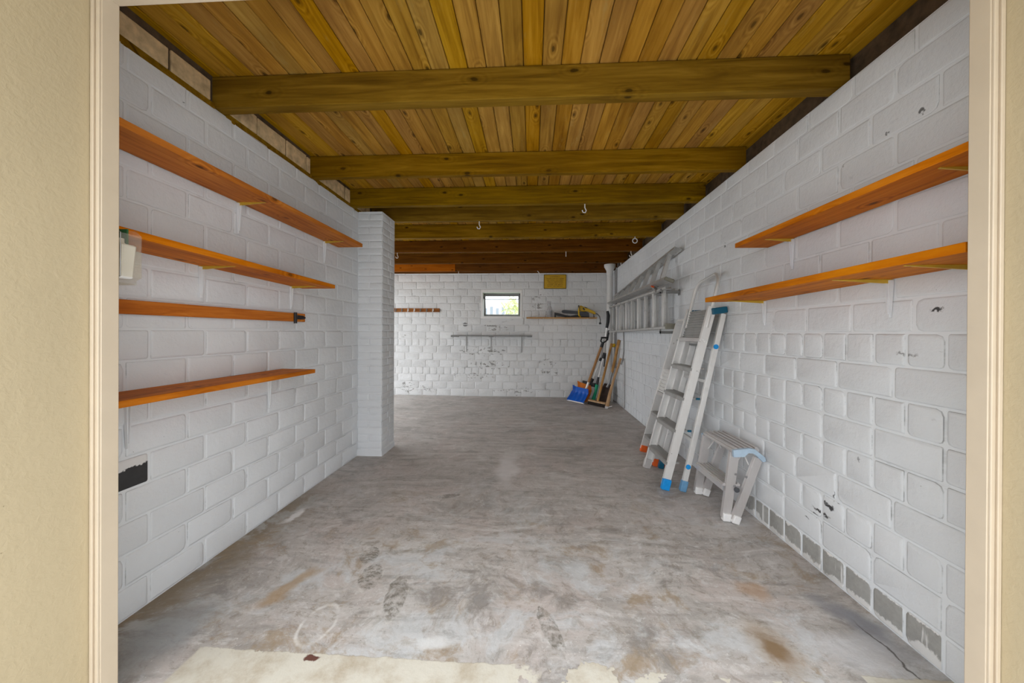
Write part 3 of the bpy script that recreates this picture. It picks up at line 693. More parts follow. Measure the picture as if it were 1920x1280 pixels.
mb.build('pocket_rim', STEEL, t)
bt = thing('plastic_bottle', 'white plastic bottle with grey print inside the clear pocket', 'bottle', (-1.32, hy+0.006, hz0+0.016))
mb = MB(); bx, bz = -1.303, hz0+0.016
mb.hexa([(bx-0.045,hy-0.012,bz), (bx+0.032,hy-0.012,bz), (bx+0.032,hy+0.028,bz), (bx-0.045,hy+0.028,bz), (bx-0.055,hy-0.014,bz+0.108), (bx+0.042,hy-0.014,bz+0.108), (bx+0.042,hy+0.030,bz+0.108), (bx-0.055,hy+0.030,bz+0.108)])
mb.build('bottle_body', WHITEPL, bt, 0.006)
mb = MB(); mb.lathe([(0.013, 0), (0.016, 0.004), (0.012, 0.010), (0.012, 0.022), (0.0, 0.024)], (bx+0.005, hy+0.008, bz+0.106)); mb.build('bottle_neck', WHITEPL, bt)
mb = MB(); mb.box(bx-0.02, bx+0.012, hy-0.0155, hy-0.0125, bz+0.03, bz+0.075); mb.lathe([(0.016, 0), (0.016, 0.003)], (bx-0.004, hy-0.0155, bz+0.075), 12, (0, 1, 0)); mb.build('bottle_print', GREYINK, bt)
o = MB().box(-1.385, -1.297, hy+0.029, hy+0.034, hz0+0.09, hz1-0.006).build('card', GREENCARD); tag(o, 'dark green card standing in the clear pocket behind the bottle', 'card')

# ------------------------------------------------------------------ things on the back wall
t = thing('warning_sign', 'yellow notice with brown lines of print on the back wall', 'sign', (0.39, YB-0.01, 1.88))
sx0, sx1, sz0, sz1 = 0.206, 0.582, 1.884, 2.120
MB().box(sx0, sx1, YB-0.016, YB-0.007, sz0, sz1).build('sign_board', SIGNY, t)
mb = MB()
for a in ((sx0-0.004, sx1+0.004, sz0-0.006, sz0+0.004), (sx0-0.004, sx1+0.004, sz1-0.004, sz1+0.006), (sx0-0.006, sx0+0.004, sz0, sz1), (sx1-0.004, sx1+0.006, sz0, sz1)): mb.box(a[0], a[1], YB-0.018, YB-0.008, a[2], a[3])
mb.build('sign_edge', plain('sign_edge_olive', (0.17, 0.11, 0.01), 0.6), t)
mb = MB(); rs = random.Random(8)
rows = [(0.310, 0.480, 2.085, [1.0]), (0.246, 0.545, 2.052, [.28, .16, .12, .26]), (0.250, 0.540, 2.026, [.2, .28, .16, .3]), (0.268, 0.535, 1.998, [.33, .6]), (0.270, 0.525, 1.972, [.4, .2, .25]), (0.258, 0.530, 1.946, [.42, .2, .3]), (0.266, 0.525, 1.919, [.3, .2, .4])]
for x0, x1, z, words in rows:
    gap = 0.012; tot = sum(words); av = (x1-x0)-gap*(len(words)-1); x = x0
    for wd in words:
        e = x+av*wd/tot
        while x < e-0.004:      # single letter strokes too small to read
            h = rs.choice((0.010, 0.010, 0.014)); mb.box(x, x+0.0026, YB-0.0175, YB-0.0155, z-0.005, z-0.005+h)
            if rs.random() < 0.7: mb.box(x, x+0.0065, YB-0.0175, YB-0.0155, z+rs.choice((-0.005, 0.0, 0.003)), z+rs.choice((-0.002, 0.005)))
            x += 0.0085
        x = e+gap
tag(mb.build('sign_print', INK, t), None, None, None, 'stuff')

t = thing('back_shelf', 'long pale wooden shelf on the back wall right of the window', 'shelf', (0.5, YB, 1.365))
MB().box(-0.095, 1.085, YB-0.20, YB-0.006, 1.360, 1.378).build('board', SHELFX, t, 0.002)
for x in (0.195, 0.94):
    m2 = MB(); m2.box(x-0.008, x+0.008, YB-0.012, YB-0.004, 1.225, 1.36); m2.box(x-0.008, x+0.008, YB-0.17, YB-0.004, 1.356, 1.3605); m2.build('bracket', P_back, t)
t = thing('steel_shelf', 'narrow grey steel shelf on three legs below the window', 'shelf', (-0.7, YB, 1.05))
m2 = MB(); m2.box(-1.40, 0.003, YB-0.12, YB-0.006, 1.064, 1.070); m2.box(-1.40, 0.003, YB-0.123, YB-0.117, 1.048, 1.070); m2.box(-1.40, -1.26, YB-0.124, YB-0.11, 1.036, 1.05); m2.box(-0.08, 0.003, YB-0.124, YB-0.11, 1.040, 1.05); m2.box(-0.74, -0.66, YB-0.124, YB-0.11, 1.038, 1.05)
m2.build('board', GREYST, t)
for x in (-1.150, -0.715, -0.178):
    m2 = MB(); m2.bar((x, YB-0.009, 1.05), (x, YB-0.009, 0.775), 0.016, 0.006, (0, 1, 0), 0.010); m2.bar((x, YB-0.01, 1.06), (x, YB-0.11, 1.06), 0.014, 0.006); m2.build('bracket', plain('worn_grey_leg', (0.38, 0.38, 0.37), 0.7) if x == -1.150 else bpy.data.materials['worn_grey_leg'], t)
t = thing('hook_rail', 'brown wooden hook rail on the back wall beside the pillar', 'coat rack', (-2.0, YB, 1.47))
RAILW = wood('rail_wood', (0.20, 0.07, 0.02), (0.33, 0.13, 0.04), (0.42, 0.2, 0.07), 0, False, 0.5, 0.1)
MB().box(-2.55, -1.626, YB-0.028, YB-0.006, 1.472, 1.536).build('board', RAILW, t, 0.003)
for x in [-1.74-0.1115*i for i in range(7)]:
    m2 = MB(); m2.tube([(x, YB-0.028, 1.515), (x, YB-0.052, 1.512), (x, YB-0.06, 1.49), (x, YB-0.05, 1.472), (x, YB-0.036, 1.476)], 0.006, 6); m2.box(x-0.010, x+0.010, YB-0.032, YB-0.027, 1.49, 1.53); m2.build('hook', GREYST if R.random() < 0.5 else WHITEPL, t)

# things on the pale shelf
sz = 1.378; sy = 6.13
t = thing('spray_bottle', 'clear spray bottle standing on the back shelf', 'bottle', (0.30, sy, sz))
MB().lathe([(0.040, 0), (0.043, 0.01), (0.043, 0.14), (0.034, 0.175), (0.016, 0.20), (0.015, 0.215)], (0.30, sy, sz)).build('bottle_body', BOTTLE, t)
mb = MB(); mb.lathe([(0.017, 0.205), (0.017, 0.235), (0.010, 0.24)], (0.30, sy, sz)); mb.bar((0.325, sy, sz+0.255), (0.255, sy, sz+0.265), 0.022, 0.03); mb.bar((0.275, sy, sz+0.245), (0.258, sy, sz+0.205), 0.010, 0.008); mb.build('trigger_head', plain('grey_spray_head', (0.5, 0.5, 0.52), 0.4), t)
MB().lathe([(0.0438, 0.045), (0.0438, 0.125)], (0.30, sy, sz)).build('bottle_print', GREYINK, t)
t = thing('saw_sheath', 'black chain guard lying on the back shelf beside the spray bottle', 'sheath', (0.49, sy, sz))
mb = MB(); mb.prism([(0.375, sy-0.078, sz+0.04), (0.375, sy-0.078, sz+0.082), (0.46, sy-0.078, sz+0.066), (0.58, sy-0.078, sz+0.035), (0.66, sy-0.078, sz+0.022), (0.66, sy-0.078, sz+0.002), (0.56, sy-0.078, sz+0.002)], (0, 0.03, 0)); mb.box(0.375, 0.40, sy-0.078, sy-0.048, sz, sz+0.05)
mb.build('sheath_shell', BLACK, t, 0.003)
t = thing('electric_chainsaw', 'yellow and black electric chainsaw on the back shelf', 'chainsaw', (0.85, sy, sz))
def P(pts, y): return [(a, y, b) for a, b in pts]
bar_poly = [(0.80, sz+0.055), (0.80, sz+0.105), (0.66, sz+0.118), (0.55, sz+0.128), (0.515, sz+0.122), (0.502, sz+0.105), (0.512, sz+0.085), (0.545, sz+0.074), (0.68, sz+0.062)]
MB().prism(P(bar_poly, sy-0.008), (0, 0.010, 0)).build('guide_bar', DKGREY, t, 0.002)
mb = MB()
for (a, b), (c, d) in zip(bar_poly[1:], bar_poly[2:]+bar_poly[:1]): mb.bar((a, sy-0.003, b), (c, sy-0.003, d), 0.007, 0.009)
mb.build('saw_chain', STEEL, t)
MB().prism(P([(0.80, sz+0.012), (0.80, sz+0.095), (0.90, sz+0.100), (0.955, sz+0.075), (0.962, sz+0.015)], sy-0.045), (0, 0.085, 0)).build('motor_housing', DKGREY, t, 0.006)
MB().prism(P([(0.60, sz+0.002), (0.60, sz+0.02), (0.80, sz+0.05), (0.965, sz+0.02), (0.965, sz+0.002)], sy-0.03), (0, 0.05, 0)).build('saw_base', BLACK, t, 0.003)
MB().prism(P([(0.80, sz+0.11), (0.805, sz+0.20), (0.825, sz+0.205), (0.87, sz+0.185), (0.95, sz+0.150), (1.04, sz+0.110), (1.075, sz+0.085), (1.07, sz+0.055), (1.045, sz+0.058), (0.98, sz+0.085), (0.93, sz+0.105), (0.87, sz+0.10)], sy-0.028), (0, 0.05, 0)).build('body_shell', YELLOW, t, 0.008)
mb = MB(); mb.tube([(0.82, sy-0.035, sz+0.19), (0.795, sy-0.06, sz+0.17), (0.782, sy-0.065, sz+0.10), (0.790, sy-0.06, sz+0.03), (0.815, sy-0.035, sz+0.012)], 0.013, 8); mb.build('front_handle', YELLOW, t)
mb = MB(); mb.bar((0.80, sy-0.03, sz+0.11), (0.785, sy-0.03, sz+0.205), 0.09, 0.010, (1, 0, 0)); mb.build('hand_guard', BLACK, t)
mb = MB(); mb.bar((0.86, sy-0.032, sz+0.165), (0.885, sy-0.032, sz+0.125), 0.006, 0.02); mb.bar((0.885, sy-0.032, sz+0.175), (0.93, sy-0.032, sz+0.158), 0.008, 0.012); mb.build('switch', BLACK, t)
mb = MB(); mb.tube([(1.04, sy, sz+0.06), (1.05, sy, sz+0.004)], 0.006); mb.build('saw_foot', BLACK, t)
mb = MB(); mb.tube([(1.065, sy, sz+0.07), (1.10, sy-0.03, sz+0.06), (1.13, sy-0.06, sz+0.02), (1.142, sy-0.075, sz-0.04), (1.138, sy-0.075, sz-0.085)], 0.006, 8); c = mb.build('power_cord', BLACK, t)
MB().lathe([(0.008, 0), (0.020, -0.012), (0.018, -0.032), (0.004, -0.036)], (1.138, sy-0.075, sz-0.080)).build('plug', BLACK, c)

# downpipe in the corner
t = thing('downpipe', 'white painted downpipe with a funnel top in the right back corner', 'pipe', (1.276, 5.97, 0))
MB().lathe([(0.050, 0), (0.050, 2.12)], (1.276, 5.97, 0.0), 20).build('pipe_body', PVC, t)
MB().lathe([(0.055, 2.07), (0.055, 2.135), (0.066, 2.16), (0.092, 2.205), (0.094, 2.245), (0.0, 2.246)], (1.276, 5.97, 0.0), 20).build('funnel', PVC, t)
for (y, z0, z1, r, lab) in ((5.84, 0.55, 2.17, 0.011, 'thin grey conduit rising on the right wall, the nearer of the two to the ladders'), (5.915, 0.55, 2.12, 0.008, 'thinner grey conduit between the downpipe and the other conduit')):
    o = MB().tube([(XR-0.016, y, z0), (XR-0.016, y, z1)], r, 8).build('conduit', GREYC); tag(o, lab, 'conduit', 'conduits by the downpipe')
mb = MB(); pts = [(1.357, 5.30, 0.02), (1.357, 5.303, 0.66), (1.352, 5.31, 0.74)]
mb.tube(pts, 0.006, 6)
lp = [(1.352, 5.375, 1.14), (1.354, 5.36, 1.0), (1.354, 5.36, 0.85), (1.354, 5.42, 0.72), (1.354, 5.51, 0.645), (1.354, 5.57, 0.66), (1.354, 5.57, 0.72)]
mb.tube(lp, 0.009, 6); tag(mb.build('cable', GREYC), 'grey cable looping down the right wall behind the garden tools', 'cable')

# hooks in the beams
def hook(x, bi, label, kind='hook', swing=0.0):
    b = beams[bi]; y = b.location.y+0.03; z = zb(b.location.y)
    m2 = MB()
    if kind == 'ring': m2.tube([(x, y, z+0.01), (x, y, z-0.02)], 0.004, 6); m2.tube([(x+0.026*math.sin(a), y, z-0.046+0.026*math.cos(a)) for a in [i*math.pi/6 for i in range(13)]], 0.005, 6)
    elif kind == 'pin': m2.tube([(x-swing, y, z+0.01), (x, y, z-0.065)], 0.0045, 6)
    else: m2.tube([(x, y, z+0.01), (x, y, z-0.03), (x+0.012, y, z-0.055), (x+0.004, y, z-0.072), (x-0.014, y, z-0.070), (x-0.022, y, z-0.052)], 0.0045, 6)
    tag(m2.build('screw_hook', WHITEPL), label, 'hook', 'screw hooks in the beams')
hook(0.44, 2, 'white screw hook in the third beam, right of its middle')
hook(-0.52, 3, 'white screw hook in the fourth beam, left of its middle')
hook(1.14, 4, 'white ring hook near the right end of the fifth beam', 'ring')
hook(-1.82, 5, 'white screw hook at the left of the first dark beam')
hook(1.28, 5, 'white screw hook at the right end of the first dark beam')
hook(0.44, 5, 'short white pin in the first dark beam, right of its middle', 'pin')
hook(1.33, 6, 'white screw hook beside the funnel of the downpipe')
hook(-1.27, 7, 'white screw hook in the last beam above the left half of the back wall')
hook(0.14, 7, 'slanted pale pin in the last beam just left of the yellow sign', 'pin', 0.06)

# ------------------------------------------------------------------ ladders hung on the right wall
t = thing('hanging_ladder', 'tapering aluminium ladder hung sideways high on the right wall', 'ladder', (1.29, 4.5, 1.6), 'ladders hung on the right wall')
A0, A1 = Vector((1.318, 3.31, 1.895)), Vector((1.318, 5.78, 1.690))
B0, B1 = Vector((1.205, 3.22, 1.592)), Vector((1.225, 5.78, 1.575))
nrmA = (A1-A0).cross(B0-A0).normalized()
upA = (A0-B0).normalized()
MB().channel(A0, A1, 0.022, 0.070, nrmA, -1).build('rail', ALUD, t)
MB().channel(B0, B1, 0.022, 0.070, nrmA, 1).build('rail', ALUD, t)
for i in range(8):
    f = 0.085+0.116*i; a, b = A0.lerp(A1, f), B0.lerp(B1, f)
    m2 = MB(); m2.bar(b, a, 0.030, 0.040, nrmA); m2.build('rung', ALU, t, 0.004)
m2 = MB(); m2.bar(B0+Vector((0, -0.012, 0)), B0+Vector((0, 0.012, 0)), 0.085, 0.030, upA); m2.build('end_cap', plain('worn_rubber_cap', (0.22, 0.21, 0.17), 0.8), t, 0.006)
t = thing('hanging_ladder', 'double aluminium ladder hung sideways below the tapering one on the right wall', 'ladder', (1.24, 4.4, 1.15), 'ladders hung on the right wall')
for (xx, ya, yb_, mt) in ((1.225, 3.30, 5.66, ALUD), (1.30, 3.40, 5.72, ALUD)):
    zt0, zt1, zl0, zl1 = 1.522, 1.506, 1.183, 1.147
    for z0, z1, sd in ((zt0, zt1, 1), (zl0, zl1, -1)):
        MB().channel((xx, ya, z0), (xx, yb_, z1), 0.020, 0.055, (1, 0, 0), -sd).build('rail', mt, t)
    n = 9 if xx < 1.26 else 8
    for i in range(n):
        f = (0.045 if xx < 1.26 else 0.07)+i*0.111; y = ya+(yb_-ya)*f
        m2 = MB(); m2.bar((xx, y, zl0+(zl1-zl0)*f), (xx, y, zt0+(zt1-zt0)*f), 0.046, 0.030, (1, 0, 0)); m2.build('rung', ALU if i % 2 else ALUD, t, 0.004)
m2 = MB(); m2.box(1.20, 1.325, 3.275, 3.305, 1.16, 1.21); m2.build('end_cap', bpy.data.materials['worn_rubber_cap'], t, 0.006)
m2 = MB(); m2.bar((1.20, 3.62, 1.575), (1.20, 3.52, 1.53), 0.02, 0.03, (1, 0, 0)); m2.bar((1.19, 3.56, 1.50), (1.19, 3.38, 1.515), 0.016, 0.012, (1, 0, 0)); hk = m2.build('latch_hook', STEEL, t)
tag(MB().bar((1.187, 3.625, 1.59), (1.187, 3.585, 1.575), 0.008, 0.022, (1, 0, 0)).build('latch_knob', ORANGEF, hk), 'red latch knob')
for (y, z, lab) in ((3.40, 1.505, 'grey steel wall bracket under the upper hanging ladder'), (3.40, 1.130, 'grey steel wall bracket under the lower hanging ladder')):
    m2 = MB(); m2.box(1.19, XR-0.004, y-0.014, y+0.014, z-0.012, z+0.012); m2.box(1.19, 1.196, y-0.014, y+0.014, z-0.012, z+0.03); m2.box(XR-0.010, XR-0.003, y-0.018, y+0.018, z-0.03, z+0.02)
    tag(m2.build('wall_bracket', GREYST), lab, 'bracket', 'ladder brackets')

# ------------------------------------------------------------------ leaning stepladders
def ridged(mb, c0, c1, depth, n, nrm, dirv, h=0.004):
    # n ridges between the end points c0 and c1 laid side by side along dirv
    for i in range(n):
        o = Vector(dirv).normalized()*(depth*((i+0.5)/n-0.5))+Vector(nrm).normalized()*h/2
        mb.bar(Vector(c0)+o, Vector(c1)+o, depth/n*0.55, h, nrm)

t = thing('stepladder', 'tall folded aluminium stepladder with blue feet leaning on the right wall', 'ladder', (1.0, 2.82, 0))
fn0, fn1 = Vector((0.962, 2.618, 0.03)), Vector((1.262, 2.575, 1.31))       # front stile, near side
ff0, ff1 = Vector((0.962, 3.030, 0.03)), Vector((1.262, 2.935, 1.31))       # front stile, far side
bn0, bn1 = Vector((1.078, 2.600, 0.03)), Vector((1.338, 2.585, 1.262))
bf0, bf1 = Vector((1.076, 3.028, 0.03)), Vector((1.338, 2.925, 1.262))
lean = Vector((0.235, 0, 1)).normalized(); nb = Vector((1, 0, -0.235)).normalized()
for a, b, ty in ((fn0, fn1, -1), (ff0, ff1, 1)):
    MB().channel(a, b, 0.022, 0.055, nb, 1 if ty < 0 else -1, 0.004).build('front_stile', ALUB, t, 0.001)
for a, b in ((bn0, bn1), (bf0, bf1)): MB().bar(a, b, 0.022, 0.036, nb).build('rear_leg', ALUB, t, 0.002)
for a, m_ in ((fn0, FOOTBLUE), (bn0, plain('faded_blue_rubber', (0.13, 0.30, 0.50), 0.6)), (bf0, CAPBLUE), (ff0, ALUL)):
    d = lean*0.05; MB().bar(a-lean*0.028, a+d, 0.036, 0.058 if a in (fn0, ff0) else 0.044, nb).build('foot', m_, t, 0.006)
def atz(a, b, z): f = (z-a.z)/(b.z-a.z); return a+(b-a)*f
for z in (0.195, 0.43, 0.66, 0.872):
    p, q_ = atz(fn0, fn1, z), atz(ff0, ff1, z)
    m2 = MB(); ctr = Vector((0.012, 0, 0)); m2.bar(p+ctr, q_+ctr, 0.085, 0.006, (0, 0, 1)); m2.bar(p+Vector((-0.030, 0, -0.014)), q_+Vector((-0.030, 0, -0.014)), 0.004, 0.028, (0, 0, 1))
    ridged(m2, p+ctr+Vector((0, 0, 0.003)), q_+ctr+Vector((0, 0, 0.003)), 0.08, 7, (0, 0, 1), (1, 0, 0), 0.003)
    m2.build('tread', ALUT, t)
for z in (0.36, 0.78): MB().bar(atz(bn0, bn1, z), atz(bf0, bf1, z), 0.02, 0.03, nb).build('crossbar', ALU, t)
p, q_ = atz(fn0, fn1, 1.085), atz(ff0, ff1, 1.085); p2, q2 = atz(fn0, fn1, 1.295), atz(ff0, ff1, 1.295)
m2 = MB(); m2.prism([p+Vector((0.004, .012, 0)), q_+Vector((0.004, -.012, 0)), q2+Vector((0.004, -.012, 0)), p2+Vector((0.004, .012, 0))], nb*0.008)
for i in range(11):
    f = (i+0.5)/11; m2.bar(p.lerp(p2, f)+Vector((-0.001, .015, 0)), q_.lerp(q2, f)+Vector((-0.001, -.015, 0)), 0.006, 0.010, nb)
m2.build('folded_platform', ALUT, t)
m2 = MB(); m2.bar(p+Vector((-0.02, 0.01, -0.01)), q_+Vector((-0.02, -0.01, -0.01)), 0.03, 0.022, nb); m2.build('platform_edge', ALUL, t, 0.003)
m2 = MB(); m2.bar(p+Vector((0.03, 0.02, -0.05)), q_+Vector((0.03, -0.08, -0.05)), 0.014, 0.022, nb); m2.build('platform_catch', GREYST, t)
hp = []
h0, h1 = fn1-lean*0.15, ff1-lean*0.15; top_n, top_f = fn1+lean*0.25+Vector((0, 0.005, 0)), ff1+lean*0.22+Vector((0, -0.01, 0))
HR = 0.10; cn, cf = top_n-lean*HR, top_f-lean*HR
hp = [h0+Vector((0, 0.012, 0)), fn1+Vector((0, 0.01, 0)), cn]
for i in range(1, 6): a = i/6*math.pi/2; hp.append(cn+lean*HR*math.sin(a)+Vector((0, HR*(1-math.cos(a)), 0)))
for i in range(0, 6): a = (1-i/6)*math.pi/2; hp.append(cf+lean*HR*math.sin(a)-Vector((0, HR*(1-math.cos(a)), 0)))
hp += [cf, ff1+Vector((0, -0.01, 0)), h1+Vector((0, -0.012, 0))]
MB().tube(hp, 0.013, 10).build('handle_hoop', ALU, t)
m2 = MB(); m2.bar(fn1-lean*0.035+Vector((0.0, -0.004, 0)), bn1+lean*0.03+Vector((0.012, -0.004, 0)), 0.036, 0.045, lean); m2.build('hinge_cap', CAPBLUE, t, 0.006)
m2 = MB(); m2.bar(ff1-lean*0.03, bf1+lean*0.02, 0.035, 0.05, lean); m2.build('hinge_cap', CAPBLUE, t, 0.006)
for z in (1.03, 0.18): c = atz(bn0, bn1, z); MB().lathe([(0.017, 0), (0.017, 0.005), (0.001, 0.007)], c+Vector((-0.004, -0.012, 0)), 14, (0, -1, 0)).build('rivet_cap', FOOTBLUE, t)
for z in (0.43, 0.66): c = atz(fn0, fn1, z)+Vector((0.05, -0.004, 0)); MB().bar(c, c+Vector((0.025, 0, 0)), 0.012, 0.014).build('hinge_clip', CAPBLUE, t)

t = thing('stepladder', 'shorter folded aluminium stepladder with orange feet leaning behind the blue-footed one', 'ladder', (1.09, 3.25, 0))
g = [(Vector((1.058, 3.440, 0.03)), Vector((1.300, 3.250, 1.19))), (Vector((1.052, 3.072, 0.03)), Vector((1.300, 2.985, 1.19)))]
gb = [(Vector((1.132, 3.458, 0.03)), Vector((1.345, 3.24, 1.10))), (Vector((1.128, 3.066, 0.03)), Vector((1.345, 2.99, 1.10)))]
lean2 = Vector((0.21, 0, 1)).normalized(); nb2 = Vector((1, 0, -0.21)).normalized()
m2 = MB(); 
tp = [g[0][0], g[0][1]]
for i in range(1, 7): a = i/6*math.pi/2; tp.append(g[0][1]+lean2*0.04*math.sin(a)-Vector((0, 0.04*(1-math.cos(a)), 0)))
for i in range(0, 6): a = (1-i/6)*math.pi/2; tp.append(g[1][1]+lean2*0.04*math.sin(a)+Vector((0, 0.04*(1-math.cos(a)), 0)))
tp += [g[1][1], g[1][0]]
for a, b in zip(tp[:-1], tp[1:]): m2.bar(a, b, 0.016, 0.062, nb2)
m2.build('front_frame', ALUB, t, 0.002)
for a, b in gb: MB().bar(a, b, 0.022, 0.034, nb2).build('rear_leg', ALUB, t, 0.002)
for a in (g[0][0], g[1][0], gb[0][0], gb[1][0]): MB().bar(a-lean2*0.028, a+lean2*0.035, 0.036, 0.06 if a in (g[0][0], g[1][0]) else 0.045, nb2).build('foot', ORANGEF, t, 0.006)
for z in (0.175, 0.40):
    p, q_ = atz(*g[0], z), atz(*g[1], z); m2 = MB(); c = Vector((0.01, 0, 0))
    m2.bar(p+c, q_+c, 0.08, 0.006, (0, 0, 1)); m2.bar(p+Vector((-0.03, 0, -0.012)), q_+Vector((-0.03, 0, -0.012)), 0.004, 0.026); ridged(m2, p+c+Vector((0, 0, 0.003)), q_+c+Vector((0, 0, 0.003)), 0.075, 6, (0, 0, 1), (1, 0, 0), 0.003); m2.build('tread', ALUT, t)
p, q_, p2, q2 = atz(*g[0], 0.585), atz(*g[1], 0.585), atz(*g[0], 0.80), atz(*g[1], 0.80)
m2 = MB(); m2.prism([p-nb2*0.01, q_-nb2*0.01, q2-nb2*0.01, p2-nb2*0.01], nb2*0.008)
for i in range(7): f = (i+0.5)/7; m2.bar(p.lerp(p2, f)-nb2*0.018, q_.lerp(q2, f)-nb2*0.018, 0.014, 0.014, nb2)
m2.build('folded_platform', ALUB, t)
m2 = MB(); m2.bar(p-nb2*0.015-lean2*0.01, q_-nb2*0.015-lean2*0.01, 0.03, 0.024, nb2); m2.build('platform_edge', ALUL, t, 0.003)

# small step stool
t = thing('step_stool', 'small folded aluminium step stool with white feet by the right wall', 'step stool', (1.2, 2.36, 0))
Fn, Ff = (Vector((1.166, 2.205, 0.02)), Vector((1.196, 2.172, 0.425))), (Vector((1.166, 2.565, 0.02)), Vector((1.196, 2.500, 0.425)))
Bn, Bf = (Vector((1.205, 2.178, 0.02)), Vector((1.322, 2.155, 0.400))), (Vector((1.205, 2.540, 0.02)), Vector((1.322, 2.525, 0.400)))
for a, b in (Fn, Ff): MB().channel(a, b, 0.020, 0.052, (1, 0, 0), 1, 0.006).build('front_leg', ALUL, t, 0.001)
for a, b in (Bn, Bf): MB().channel(a, b, 0.020, 0.046, (1, 0, -0.3), 1, 0.006).build('rear_leg', ALUL, t, 0.001)
for (a, b), wd in ((Fn, 0.058), (Ff, 0.058), (Bn, 0.052), (Bf, 0.052)):
    d = (b-a).normalized(); MB().bar(a-d*0.016, a+d*0.032, 0.034, wd*0.82, (1, 0, 0)).build('foot', WHITEPL, t, 0.006)
# top: ribbed platform with end caps
c0, c1 = Vector((1.252, 2.160, 0.440)), Vector((1.252, 2.520, 0.440)); xs = Vector((1, 0, 0.05)).normalized()
m2 = MB(); m2.bar(c0, c1, 0.150, 0.018, (-0.05, 0, 1)); ridged(m2, c0+Vector((0, 0, 0.009)), c1+Vector((0, 0, 0.009)), 0.145, 5, (-0.05, 0, 1), xs, 0.009); m2.build('top_platform', ALUL, t, 0.001)
capp = [(1.172, 0.446), (1.262, 0.458), (1.292, 0.454), (1.350, 0.408), (1.356, 0.385), (1.338, 0.380), (1.300, 0.418), (1.278, 0.430), (1.256, 0.430), (1.236, 0.408), (1.175, 0.404)]
for y in (2.142, 2.522): MB().prism([(a, y, b-(0.012 if y > 2.3 else 0)) for a, b in capp], (0, 0.018, 0)).build('end_cap', PALEBLUE, t, 0.001)
c0, c1 = Vector((1.188, 2.195, 0.222)), Vector((1.188, 2.535, 0.222))
m2 = MB(); m2.bar(c0, c1, 0.105, 0.012, (0, 0, 1)); m2.bar(c0+Vector((-0.052, 0, -0.014)), c1+Vector((-0.052, 0, -0.014)), 0.004, 0.032); ridged(m2, c0+Vector((0, 0, 0.006)), c1+Vector((0, 0, 0.006)), 0.10, 5, (0, 0, 1), (1, 0, 0), 0.006); m2.build('tread', ALUL, t)
for y in (2.19, 2.50):
    m2 = MB(); m2.tube([(1.20, y, 0.34), (1.232, y, 0.385), (1.25, y, 0.422)], 0.004, 6); m2.tube([(1.25, y, 0.422), (1.285, y, 0.345)], 0.004, 6); m2.build('brace', ALUB, t)
for x, z in ((1.195, 0.30), (1.255, 0.285), (1.19, 0.23)): MB().lathe([(0.007, 0), (0.007, 0.004), (0.001, 0.006)], (x, 2.163, z), 10, (0, -1, 0)).build('rivet', STEEL, t)
MB().lathe([(0.014, 0), (0.015, 0.010), (0.008, 0.012)], (1.212, 2.185, 0.20), 12, (0, -1, 0)).build('hinge_hub', DKGREY, t)

# ------------------------------------------------------------------ garden tools in the corner
def snow_shovel(label, bl, br, tl, tr, mat, edge, hbot, grip, wooden):
    bl, br, tl, tr = map(Vector, (bl, br, tl, tr))
    t = thing('snow_shovel', label, 'shovel', (bl+br)/2, 'snow shovels in the corner')
    nn = (tl-bl).cross(br-bl).normalized()
    if nn.y > 0: nn = -nn
    grid = []
    for i in range(9):
        row = []
        for j in range(25):
            u, v = j/24, i/8
            pp = bl.lerp(br, u).lerp(tl.lerp(tr, u), v)
            side = abs(2*u-1); lip = 0.045*max(0, side-0.80)/0.2*(0.3+0.7*v)+0.04*max(0, v-0.75)/0.25
            rib = 0.014*max(0, math.cos(u*8*math.pi))*(1 if 0.1 < v < 0.75 else 0)
            row.append(pp+nn*(lip+rib)-nn*0.02*math.sin(v*math.pi))
        grid.append(row)
    b = MB().sheet(grid, nn*-0.006).build('blade', mat, t)
    if edge: MB().bar(bl+nn*0.002, br+nn*0.002, 0.016, 0.008, nn).build('edge_strip', edge, b)
    hb, gr = Vector(hbot), Vector(grip); d = (gr-hb).normalized()
    return t, hb, gr, d, nn
t, hb, gr, d, nn = snow_shovel('blue snow shovel with a wooden handle standing in the back right corner', (0.585, 5.925, 0.012), (0.818, 5.640, 0.012), (0.728, 6.0, 0.212), (0.940, 5.745, 0.195), BLUE, WHITEPL, (0.885, 5.880, 0.205), (1.120, 5.80, 0.92), True)
MB().tube([hb-d*0.03, hb+d*0.20], 0.020, 10).build('ferrule', ALUB, t)
MB().tube([hb+d*0.12, gr], 0.021, 10).build('handle', HANDLE, t)
m2 = MB(); m2.tube([gr-d*0.03, gr+d*0.05], 0.024, 10)
sv = Vector((0.9, 0.2, 0)).normalized()
for s_ in (-1, 1): m2.tube([gr+d*0.04, gr+d*0.07+sv*s_*0.045, gr+d*0.13+sv*s_*0.05], 0.012, 8)
m2.tube([gr+d*0.13-sv*0.06, gr+d*0.13+sv*0.06], 0.014, 8); m2.build('grip', BLACK, t)
t, hb, gr, d, nn = snow_shovel('orange snow shovel with a silver pole standing behind the blue one', (0.69, 6.06, 0.012), (0.895, 5.745, 0.012), (0.83, 6.12, 0.27), (1.005, 5.85, 0.24), ORANGE, None, (0.965, 5.93, 0.27), (1.16, 5.86, 0.80), False)
m2 = MB(); m2.bar((0.86, 6.05, 0.29), (1.02, 5.83, 0.275), 0.03, 0.06); m2.tube([(0.95, 5.93, 0.26), (1.0, 5.92, 0.37)], 0.026, 10); m2.build('socket', BLACK, t)
MB().tube([(0.990, 5.925, 0.33), (1.118, 5.87, 0.70)], 0.011, 8).build('pole', ALUB, t)
MB().tube([(1.105, 5.875, 0.665), (1.120, 5.87, 0.715)], 0.020, 8).build('collar', BLACK, t)
